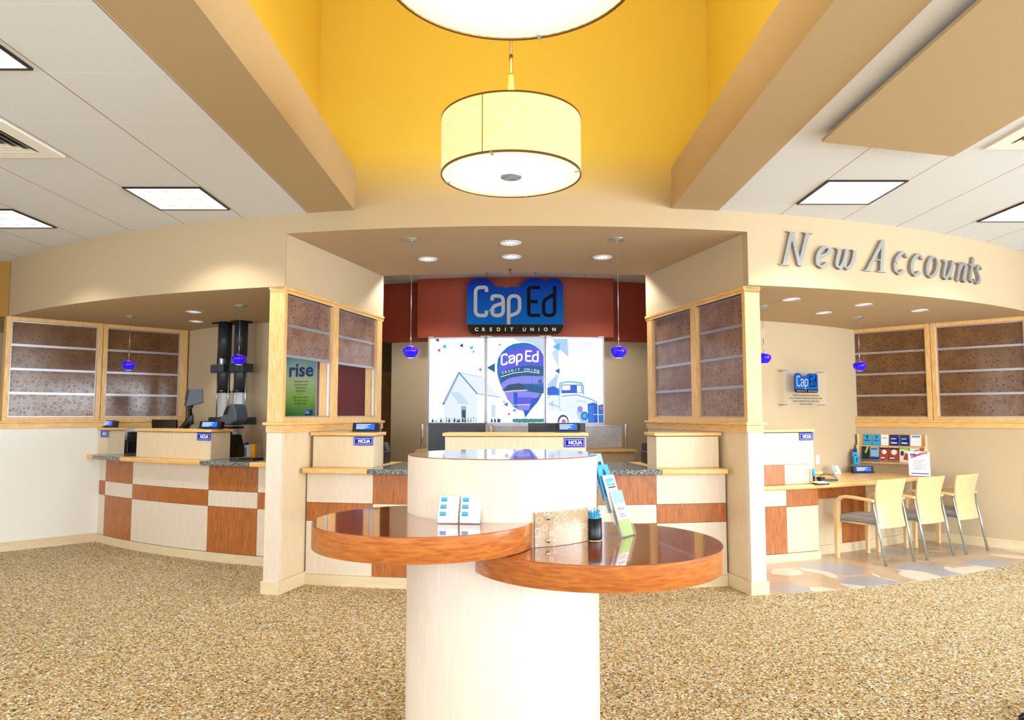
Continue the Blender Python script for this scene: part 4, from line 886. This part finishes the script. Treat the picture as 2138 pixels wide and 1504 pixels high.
# brochure holder
q=at(1292,1118,.935); BM=T(q.x,q.y,.935,52)
t=thing('brochure_holder','clear acrylic tiered brochure holder on the right kiosk shelf','brochure holder',BM); a=MB(); tl=Matrix.Rotation(R(-17),4,'X')
for k in range(4):
    Q=Matrix.Translation((0,-.05+.036*k,.052*k+.001))@tl
    hh=.125 if k==0 else .075
    a.box(-.055,.055,-.014,-.012,0,hh,Q).box(-.055,-.053,-.014,.014,0,hh,Q).box(.053,.055,-.014,.014,0,hh,Q).box(-.055,.055,.012,.014,0,.14,Q).box(-.055,.055,-.014,.014,0,.002,Q)
a.box(-.055,-.053,-.065,.10,0,.004).box(.053,.055,-.065,.10,0,.004).box(-.055,-.0535,.05,.09,0,.15).box(.0535,.055,.05,.09,0,.15).build('pockets',M_acryl,t)
def brochure(M_,w_,h_,kind,lb,grp,cat='brochure',th=.006):
    t=t_=thing('brochure',lb,cat,M_,grp)
    cols={'green':(M_paper,M_green),'logo':(M_paper,M_cyan),'cyan':(M_cyan,M_navy),'blue':(M_sky,M_navy),'dark':(M_navy,M_paper),'red':(M_terr,M_paper),'photo':(M_paper,M_terr),'black':(M_ink,M_green),'pale':(M_paper,M_sky),'flag':(M_paper,M_red)}[kind]
    t=MB().box(-w_/2,w_/2,-th/2,th/2,0,h_).build('cover',cols[0],t); y=-th/2
    a=MB()
    if kind=='green':
        a.box(-w_/2,w_/2,y-.0004,y,0,h_*.36); MB().box(-w_/2,w_/2,y-.0003,y,h_*.72,h_).build('blue_top',M_sky,t)
        q_=MB(); text(q_,'rise',.03,Matrix.Translation((0,y-.0008,h_*.56)),width=w_*.6); q_.box(-w_*.3,w_*.3,y-.0005,y,h_*.42,h_*.44).box(-w_*.3,w_*.2,y-.0005,y,h_*.47,h_*.49).build('lettering',M_navy,t)
    elif kind=='logo': a.box(-w_*.38,w_*.38,y-.0004,y,h_*.78,h_*.93)
    elif kind=='cyan': a.plate([(-w_*.08,h_*.6),(w_*.08,h_*.6),(w_*.08,h_*.8),(w_*.2,h_*.8),(0,h_*.93),(-w_*.2,h_*.8),(-w_*.08,h_*.8)],y-.0004,y).box(-w_*.35,w_*.35,y-.0004,y,h_*.4,h_*.48)
    elif kind=='blue': a.box(-w_/2,w_/2,y-.0004,y,0,h_*.3).box(-w_*.4,w_*.3,y-.0004,y,h_*.75,h_*.82)
    elif kind=='dark':
        MB().plate([(w_*.0,h_*.25),(w_*.5,h_*.3),(w_*.5,h_*.6),(w_*.1,h_*.75)],y-.0003,y).build('blue_shape',M_blue,t); a.box(-w_*.35,w_*.3,y-.0004,y,h_*.2,h_*.3).box(-w_*.35,w_*.2,y-.0004,y,h_*.6,h_*.66)
    elif kind=='red':
        MB().box(-w_*.5,w_*.5,y-.0003,y,h_*.78,h_*.88).box(-w_*.45,w_*.15,y-.0005,y,h_*.1,h_*.18).box(-w_*.45,w_*.15,y-.0005,y,h_*.3,h_*.34).build('dark_band',M_ink,t); a.lathe([(.001,0),(w_*.3,0)],14,Matrix.Translation((w_*.05,y-.0004,h_*.62))@Matrix.Rotation(R(90),4,'X')).box(-w_*.4,w_*.1,y-.0004,y,h_*.22,h_*.3).box(-w_*.5,w_*.5,y-.0003,y,h_*.9,h_)
    elif kind=='photo':
        MB().plate([(-w_*.5,h_*.8),(w_*.5,h_*.74),(w_*.5,h_),(-w_*.5,h_)],y-.0003,y).build('green_top',M_green,t); MB().plate([(-w_*.4,h_*.45),(-w_*.05,h_*.42),(-w_*.1,h_*.7),(-w_*.35,h_*.72)],y-.0006,y).build('violet_shape',M_navy,t); a.plate([(-w_*.1,h_*.2),(w_*.45,h_*.15),(w_*.45,h_*.55),(w_*.1,h_*.6)],y-.0004,y).box(-w_*.4,w_*.0,y-.0004,y,h_*.55,h_*.7)
    elif kind=='black': a.plate([(-w_*.1,h_*.55),(w_*.1,h_*.5),(w_*.5,h_*.95),(w_*.2,h_*.98)],y-.0004,y)
    elif kind=='pale': a.box(-w_*.4,w_*.3,y-.0004,y,h_*.62,h_*.74)
    elif kind=='flag': a.plate([(-w_*.45,h_*.62),(w_*.45,h_*.78),(w_*.45,h_*.84),(-w_*.45,h_*.68)],y-.0004,y).plate([(-w_*.45,h_*.52),(w_*.45,h_*.66),(w_*.45,h_*.71),(-w_*.45,h_*.57)],y-.0004,y)
    a.build('printed_shape',cols[1],t)
    if kind=='logo' and h_>.15:
        a=MB(); text(a,'CapEd',.022,Matrix.Translation((0,y-.0008,h_*.82)),width=w_*.6); a.build('lettering',M_paper,t)
        MB().box(-w_*.32,w_*.36,y-.0005,y,h_*.73,h_*.76).build('black_line',M_ink,t)
    return t_
M_sky=mat('pale_blue_print','#8FC4EA',.45); M_terr=mat('terracotta_print','#B4482C',.45)
for k,(kd,hh,lb) in enumerate((('green',.21,'white and green brochure in the lowest pocket of the kiosk holder'),('logo',.23,'white brochure with blue logo, second pocket of the kiosk holder'),('cyan',.225,'light blue brochure with an upward arrow, third pocket of the kiosk holder'),('blue',.225,'blue and white brochure in the rearmost pocket of the kiosk holder'))):
    Q=BM@Matrix.Translation((0,-.05+.036*k,.052*k+.004))@tl@Matrix.Translation((0,.002,.001)); brochure(Q,.098,hh,kd,lb,'brochures on the kiosk')
# ================================================================ chairs
CM=T(3.78,7.573,0,29.5)
t=thing('guest_chair','maple and metal armchair nearest the tower, with grey seat','chair',CM,'chairs at the right desk')
def slab(mb,prof,w0,w1,thk):
    pass
bp=[(-.198,.36,.215),(-.188,.42,.212),(-.172,.52,.208),(-.165,.60,.21),(-.172,.68,.222),(-.188,.76,.236),(-.208,.845,.245)]
vs=[];fs=[]; nx=8
for side in (0,1):
    for (y,z,hw_) in bp:
        for i in range(nx+1):
            s=i/nx*2-1; vs.append((s*hw_,y-.028*(1-s*s)+(.012 if side else 0),z))
st=(nx+1)*len(bp)
for i in range(len(bp)-1):
    for j in range(nx):
        a=i*(nx+1)+j; fs.append((a,a+1,a+nx+2,a+nx+1)); fs.append((st+a,st+a+nx+1,st+a+nx+2,st+a+1))
for i in range(len(bp)-1):
    for j in (0,nx):
        a=i*(nx+1)+j; fs.append((a,a+nx+1,st+a+nx+1,st+a))
for j in range(nx):
    for i in (0,len(bp)-1):
        a=i*(nx+1)+j; fs.append((a,a+1,st+a+1,st+a))
brs=MB().add(vs,fs,False).build('backrest',M_ply,t)
for x in (-.09,.09): MB().lathe([(.010,0),(.009,.004),(.001,.006)],14,Matrix.Translation((x,-.213,.40))@Matrix.Rotation(R(90),4,'X')).build('bolt',M_chrome,brs)
MB().plate([(-.23,.395),(.23,.395),(.235,.43),(.22,.455),(.0,.462),(-.22,.455),(-.235,.43)],-.165,.25).build('seat_cushion',M_fabric,t,bevel=.012)
MB().box(-.225,.225,-.16,.24,.378,.394).build('seat_pan',M_steel,t)
for s in (-1,1):
    MB().tube([(s*.245,-.15,.635),(s*.235,-.264,.0)],.0125,12).build('rear_leg',M_steel,t)
    pth=[(.262,0,.016),(.258,.2,.024),(.252,.42,.029),(.25,.52,.027)]
    mb=MB(); pts=[]; 
    prof=[(.262,.0),(.262,.15),(.258,.3),(.255,.45),(.252,.54),(.235,.60),(.20,.635),(.15,.648),(.05,.648),(-.05,.642),(-.165,.632)]
    wd=[.030,.036,.044,.052,.050,.040,.034,.030,.028,.026,.024]
    L=[];Rr=[]
    for i,(y,z) in enumerate(prof):
        a=Vector(prof[max(i-1,0)]); b=Vector(prof[min(i+1,len(prof)-1)]); d=(b-a).normalized(); n_=Vector((-d.y,d.x)); p=Vector((y,z)); L.append(p+n_*wd[i]/2 if i else p+n_*wd[i]/2); Rr.append(p-n_*wd[i]/2)
    vs=[];fs=[]
    for x in (s*.255-.022,s*.255+.022):
        for i in range(len(L)): vs+= [(x,L[i].x,L[i].y),(x,Rr[i].x,Rr[i].y)]
    m_=2*len(L)
    for i in range(len(L)-1):
        a=2*i; fs+=[(a,a+2,a+3,a+1),(m_+a,m_+a+1,m_+a+3,m_+a+2),(a,m_+a,m_+a+2,a+2),(a+1,a+3,m_+a+3,m_+a+1)]
    fs+=[(0,1,m_+1,m_),(m_-2,2*m_-2,2*m_-1,m_-1)]
    MB().add(vs,fs).build('bentwood_arm',M_ply,t,bevel=.004)
ch0=t
copy_tree(ch0,T(4.36,7.87,0,29.8),'maple and metal armchair in the middle of the row at the desk','chairs at the right desk')
copy_tree(ch0,T(4.925,8.165,0,33),'maple and metal armchair farthest right, beside the window wall','chairs at the right desk')
# ================================================================ rack on the right window wall
RK=MRW@Matrix.Translation((.133,0,.895)); t=thing('brochure_rack','two-tier maple brochure rack on the wall below the right screens','rack',RK)
MB().box(0,.79,-.012,-.0,0,.36).build('back_board',M_maple,t); MB().box(0,.79,-.09,-.012,0,.016).box(0,.79,-.05,-.012,.205,.218).build('shelf',M_maple,t)
MB().box(0,.014,-.09,-.012,.016,.225).box(.776,.79,-.09,-.012,.016,.225).box(.0,.014,-.05,-.012,.225,.36).box(.776,.79,-.05,-.012,.225,.36).build('side_board',M_maplepale,t)
MB().box(.014,.776,-.089,-.086,.016,.05).build('retainer',M_acryl,t)
u=lambda k: (1740+k/8.223-1792)*.00551
low=[(492,635,'black','dark green and black brochure, leftmost of the lower rack row'),(648,805,'blue','pale blue brochure, second in the lower rack row'),(815,962,'red','first of two terracotta brochures in the lower rack row'),(968,1145,'red','second of two terracotta brochures in the lower rack row'),(1152,1315,'photo','white brochure with food picture in the lower rack row'),(1322,1490,'flag','white brochure with red stripe, rightmost of the lower rack row')]
upr=[(520,680,'cyan','light blue arrow brochure, leftmost of the upper rack row'),(695,832,'cyan','light blue brochure, second in the upper rack row'),(836,975,'pale','white brochure with blue bar in the upper rack row'),(985,1155,'dark','dark round-topped brochure in the upper rack row'),(1165,1325,'dark','black and blue brochure in the upper rack row'),(1335,1525,'logo','white striped brochure, rightmost of the upper rack row')]
for a,b,kd,lb in low: brochure(RK@Matrix.Translation(((u(a)+u(b))/2,-.052,.018))@Matrix.Rotation(R(-8),4,'X'),(u(b)-u(a))*.94,.20,kd,lb,'brochures in the wall rack')
for a,b,kd,lb in upr: brochure(RK@Matrix.Translation(((u(a)+u(b))/2,-.032,.222))@Matrix.Rotation(R(-6),4,'X'),(u(b)-u(a))*.94,.135,kd,lb,'brochures in the wall rack')
def ondesk(px,py,z=.78,rmin=7.1,rz=0):
    p=at(px,py,z)
    while math.hypot(p.x-CX,p.y-CY)<rmin: p=Vector((p.x*.995,p.y*.995,z))
    return T(p.x,p.y,z,rz)
# sign sheet on stand
SM=ondesk(1921,996,.78,7.78,-24); t=thing('tabletop_sign','white notice sheet with red and blue flag heading on the desk corner','notice',SM); Q=Matrix.Rotation(R(-10),4,'X')
MB().box(-.115,.115,-.002,.002,0,.30,Q).box(-.115,.115,-.05,.05,0,.004).build('acrylic_stand',M_acryl,t); MB().box(-.108,.108,-.004,-.002,.012,.292,Q).build('sheet',M_paper,t)
a=MB()
for k,(x0,x1,z) in enumerate(((-.09,.02,.225),(-.05,.09,.245),(.0,.09,.262),(-.09,-.02,.21))): a.plate([(x0,z),(x1,z+.022),(x1,z+.034),(x0,z+.010)],-.0046,-.004,Q)
a.build('red_stripes',M_red,t); MB().box(-.09,-.03,-.0046,-.004,.243,.268,Q).box(-.09,.09,-.0046,-.004,.03,.042,Q).build('blue_shapes',mat('flag_blue','#1E4CA8',.5),t)
a=MB()
for k in range(9): a.box(-.065,.065 if k%3<2 else .02,-.0046,-.004,.19-.014*k,.1945-.014*k,Q)
a.build('text_lines',M_grey,t)
rate_display(ondesk(1801,983,.785,7.15,8),.27,'black rate display with blue screen on the right desk below the rack',-14)
BB=ondesk(1786,972,.78,7.02,25); t=thing('brochure_stand','small acrylic stand of light blue brochures at the left of the rack','brochure holder',BB); MB().box(-.055,.055,-.03,-.028,0,.10).box(-.055,-.053,-.03,.05,0,.1).box(.053,.055,-.03,.05,0,.1).box(-.055,.055,-.03,.05,0,.003).box(-.055,.055,.048,.05,0,.2).build('pockets',M_acryl,t)
brochure(BB@Matrix.Translation((0,-.02,.004)),.1,.2,'cyan','light blue home brochure at the front of the small acrylic stand','brochures on the right desk')
brochure(BB@Matrix.Translation((.01,.005,.004)),.09,.245,'cyan','taller light blue brochure behind the front one in the acrylic stand','brochures on the right desk')
brochure(BB@Matrix.Translation((.035,.03,.004)),.07,.285,'dark','tall dark blue brochure at the back of the acrylic stand','brochures on the right desk')
CH=ondesk(1748,979,.78,7.12,12); t=thing('card_holder','clear acrylic card holder with white cards near the outlet on the right desk','card holder',CH); MB().box(-.05,.05,-.02,.05,0,.003).box(-.05,.05,.048,.05,0,.07).box(-.05,-.048,-.02,.05,0,.03).box(.048,.05,-.02,.05,0,.03).build('pockets',M_acryl,t)
for k,nm in enumerate(('front','middle','rear')): cards(CH@Matrix.Translation((0,-.012+.02*k,.004+.026*k))@Matrix.Rotation(R(-20),4,'X'),'white business card stack in the %s pocket of the right desk holder'%nm,'business cards on the right desk',.085,.05)
# phone, pad
PH=ondesk(1728,1005,.78,7.1,20); t=thing('desk_phone','dark grey handset with curled black cord lying on the right desk','phone',PH)
MB().prism([(-.11,-.035),(.06,-.05),(.13,-.02),(.11,.03),(-.02,.05),(-.11,.04)],0,.022).build('base',M_grey,t,bevel=.006); MB().box(-.12,-.06,-.03,.04,.018,.045).build('cradle',M_black,t,bevel=.006)
MB().tube([(-.1,.03,.05)]+[(-.08+.02*k,.06+.03*math.sin(k*.35),.012+.055*math.sin(math.pi*k/13)) for k in range(13)],.004,6).build('cord',M_black,t)
NB=ondesk(1716,1012,.78,7.1,10); t=thing('note_tray','black tray with white note cards and a blue cut-off pen holder beside the tower','note tray',NB)
MB().box(-.08,.055,-.05,.05,0,.016).build('tray',M_black,t,bevel=.004); MB().box(-.075,.04,-.042,.042,.016,.03).build('note_cards',M_paper,t); MB().tube([(-.05,.06,.0),(-.05,.06,.08)],.012,12).build('holder_stem',M_black,t); MB().tube([(-.05,.06,.08),(-.05,.06,.16)],.016,12).build('blue_sleeve',M_cyan,t)
# outlets
def outlet(px,py,lb):
    th,z=atr(px,py,6.95); t=thing('wall_outlet',lb,'outlet',polm(6.95,th,z-.057),'wall outlets'); MB().box(-.036,.036,-.007,0,0,.115).build('plate',M_wplate,t,bevel=.002); MB().box(-.012,.012,-.009,-.006,.02,.05).box(-.012,.012,-.009,-.006,.065,.095).build('socket',M_paper,t)
outlet(472,913,'left of the two white wall outlets behind the left counter'); outlet(492,912,'right of the two white wall outlets behind the left counter'); outlet(1706,960,'white wall outlet behind the tower on the right bay wall')
# ================================================================ teller equipment
def station(px,r,lb,pole=True):
    th,_=atr(px,760,7.18); g=polm(7.18,th,0); t=thing('tube_station',lb,'pneumatic tube',g,'pneumatic tube columns'); rr=.068
    MB().tube([(0,0,2.18),(0,0,2.597)],rr+.006,28).build('upper_tube',M_dark,t)
    MB().tube([(0,0,1.78),(0,0,2.18)],rr,28).build('lower_tube',M_dark,t)
    MB().lathe([(rr+.012,1.755),(rr+.012,1.785),(rr-.01,1.785)],24).build('toothed_collar',M_black,t)
    MB().lathe([(rr-.002,1.48),(rr-.002,1.76)],28).lathe([(rr-.012,1.60),(rr-.012,1.66)],28).build('clear_sleeve',M_tubeclear,t)
    MB().box(-.135 if pole else -.086,.086,-.09,.09,2.58,2.598).build('ceiling_plate',M_black,t)
    MB().prism([((-.15 if pole else -.086),-.085),(-.07,-.10),(.03,-.10),(.086 if pole else .13,-.085),(.086 if pole else .13,.08),((-.15 if pole else -.086),.08)],1.995,2.095).build('clamp_band',M_dark,t,bevel=.008)
    if pole: MB().tube([(-.125,0,2.09),(-.115,0,2.59)],.010,8).build('pole',M_black,t)
    for x in ((-.12,.078) if pole else (-.078,.095)): MB().tube([(x,0,1.44),(x,0,2.0)],.008,8).build('rail',M_steel,t)
    lt=MB().box(-.14 if pole else -.086,.086 if pole else .16,-.1,.12,1.385,1.47).build('landing_tray',M_dark,t,bevel=.01)
    MB().box(.03,.06,-.108,-.099,1.42,1.44).build('green_button',mat('green_button','#1E8C4A',.4),lt)
    MB().box(-.03,.03,.1,.23,1.40,1.46).build('wall_bracket',M_dark,t)
    return t
station(469,7.18,'left black pneumatic tube column hanging from the left soffit')
station(502,7.18,'right black pneumatic tube column behind the blue pendant',False)
def head(M_,lb,rot=-28,stand=True):
    M_=M_@Matrix.Rotation(R(rot),4,'Z'); t=thing('teller_camera',lb,'camera unit',M_,'dark teller camera heads')
    if stand:
        top=[(-.088,-.055,.20),(.095,-.055,.205),(.088,.085,.215),(-.08,.085,.21)]; bot=[(-.105,-.085,.01),(.08,-.085,-.005),(.105,.10,.045),(-.09,.10,.05)]
        h_=MB().add(bot+top,[(0,3,2,1),(4,5,6,7),(0,1,5,4),(1,2,6,5),(2,3,7,6),(3,0,4,7)]).build('hood',M_grey,t,bevel=.014)
        Q=Matrix(((1,0,0,0),(0,1,.153,-.0915),(0,0,1,0),(0,0,0,1)))
        MB().plate([(-.068,.075),(.052,.072),(.062,.178),(-.058,.178)],-.004,.01,Q).build('display_panel',M_black,h_)
        MB().tube([(-.02,-.02,.02),(-.035,-.03,-.02),(-.04,-.02,-.12),(-.05,0,-.20)],[.03,.024,.028,.026],14).tube([(-.06,-.06,.035),(.02,-.06,.03)],.022,10).build('neck',M_black,t)
    else:
        pr=[(-.115,0),(-.105,.075),(-.065,.10),(-.005,.205),(.02,.222),(.10,.222),(.135,.185),(.16,.13),(.165,.04),(.06,-.012),(-.01,-.012)]
        h_=MB().plate(pr,-.075,.085).build('hood',M_grey,t,bevel=.014)
        MB().plate([(-.055,.105),(.015,.105),(.055,.195),(.002,.195)],-.078,-.073).build('display_panel',M_black,h_)
        MB().plate([(-.175,0),(-.165,.06),(-.13,.085),(-.10,.085),(-.10,0)],-.06,.07).build('side_housing',M_dark,t,bevel=.01)
    return t
th,z=atr(403,850,7.55); head(polm(7.55,th,z),'dark grey camera head raised on a black arm above the wide left hutch')
th,z=atr(484,886,7.5); head(polm(7.5,th,z),'dark grey camera head sitting in front of the tube columns',-6,False)
th,z=atr(481,888,7.5); o=MB().box(-.15,.10,-.06,.10,1.345,z-.015,polm(7.5,th)).build('support_shelf',M_black); tag(o,'black shelf under the camera head in front of the tube columns','shelf')
o=MB().tube([pol(7.5,th,1.03),pol(7.5,th,1.346)],.02,12).build('support_pole',M_black); tag(o,'black pole carrying the camera head shelf behind the left hutch','pole')
# articulated base and monitor on the left
th,z=atr(352,897,7.6); t=thing('monitor','low black monitor seen from behind, left of the raised camera head','monitor',polm(7.55,th-1.2,1.03),'black monitors')
MB().plate([(-.22,.10),(.27,.10),(.24,.41),(-.27,.41)],-.02,.015).build('screen_back',M_black,t,bevel=.006); MB().box(-.03,.03,.0,.05,0,.2).box(-.12,.12,-.07,.12,0,.012).build('stand',M_black,t)
th,z=atr(384,880,7.66); t=thing('camera_arm','black articulated arm rising to the raised camera head','arm',polm(7.6,th,1.03)); MB().tube([(-.16,0,.02),(-.12,0,.28),(-.03,.01,.37),(.04,.01,.46)],[.05,.05,.042,.026],12).build('arm_link',M_black,t); MB().tube([(.03,.01,.36),(.045,.0,.46)],.026,14).build('joint',M_dark,t); MB().lathe([(.08,0),(.08,.02),(.03,.03),(.001,.03)],20,Matrix.Translation((-.12,0,0))).build('foot',M_black,t)
def printer(px,r,lb,k=1.0,h=.2):
    th,_=atr(px,940,r); t=thing('receipt_printer',lb,'printer',polm(r,th,1.03),'black receipt printers')
    MB().prism([(-.075*k,-.09),(.075*k,-.09),(.075*k,.09),(-.075*k,.09)],0,h*.62).build('body',M_black,t,bevel=.012); MB().plate([(-.07*k,h*.6),(.07*k,h*.6),(.04*k,h),(-.07*k,h)],-.04,.08).build('lid',M_black,t,bevel=.008); MB().box(-.04*k,.03*k,-.093,-.088,h*.45,h*.48).build('paper_slot',M_alum,t)
printer(275,7.62,'black receipt printer between the two hutches of the left counter',.95,.26)
printer(486,7.52,'black receipt printer right of the wide hutch on the left counter',1.1,.25)
printer(798,7.85,'dark receipt printer just right of the hutch by the left wing wall',.8,.2)
printer(1358,7.85,'dark receipt printer just left of the hutch by the right wing wall',.9,.2)
th,_=atr(518,930,7.3); t=thing('form_stand','white desk organizer of forms with a blue top on the left counter','organizer',polm(7.33,th,1.03)); MB().box(-.07,.06,-.03,.05,0,.13).build('forms',M_paper,t); MB().box(-.02,.05,-.04,-.031,0,.10).build('pale_card',M_sky,t); MB().box(-.01,.03,-.01,.01,.13,.155).build('blue_top',M_blue,t)
th,_=atr(535,930,7.35); o=MB().box(-.03,.03,-.004,.02,0,.14,polm(7.4,th,1.03)).build('folder',mat('orange_folder','#E8A020',.5)); tag(o,'orange folder standing beside the form organizer','folder')
th,_=atr(545,960,7.7); o=MB().box(-.14,.05,-.08,.08,0,.02,polm(7.75,th-.3,1.03)).build('keyboard',M_black,bevel=.004); tag(o,'black keyboard on the left counter partly hidden by the left wooden post','keyboard')
def monitor(px0,px1,Y,lb):
    a,b=aty(px0,884,Y),aty(px1,884,Y); t=thing('monitor',lb,'monitor',T((a.x+b.x)/2,Y,1.03),'black monitors'); hw_=(b.x-a.x)/2; zt=a.z-1.03
    MB().box(-hw_,hw_,-.012,.02,zt-.31,zt).build('screen_back',M_black,t,bevel=.004); MB().box(-hw_*.72,hw_*.72,-.026,-.012,zt-.25,zt-.05).box(-hw_*.6,hw_*.9,-.0275,-.026,zt-.043,zt-.038).build('rear_housing',M_dark,t,bevel=.004)
    MB().box(-.03,.03,-.06,-.026,0,zt-.15).box(-.11,.11,-.10,.08,0,.012).build('stand',M_black,t)
monitor(895,1014,7.02,'black monitor seen from behind, left of the balloon panel')
monitor(1103,1222,7.02,'black monitor seen from behind, right of the balloon panel')
# swivel chair base, only its foot tip in the frame
p=at(2131,1497,.05); t=thing('swivel_base','black glossy chair foot tip poking in at the bottom right corner','chair base',T(p.x+.30,p.y-.05,0))
MB().lathe([(.035,.06),(.04,.12),(.028,.14),(.025,.42),(.001,.42)],20).build('gas_lift',M_chrome,t)
for k in range(5):
    q_=Matrix.Rotation(R(170+72*k),4,'Z'); MB().tube([(.03,0,.085),(.16,0,.075),(.29,0,.05),(.31,0,.04)],[.026,.022,.018,.010],12,q_).build('base_arm',mat('glossy_black','#101420',.15) if k==0 else bpy.data.materials['glossy_black'],t)
    MB().tube([(.285,-.018,.022),(.285,.018,.022)],.022,16,q_).build('caster',M_black,t)
MB().lathe([(.001,.42),(.2,.42),(.22,.44),(.21,.50),(.18,.51),(.001,.51)],32).build('seat',M_dark,t)
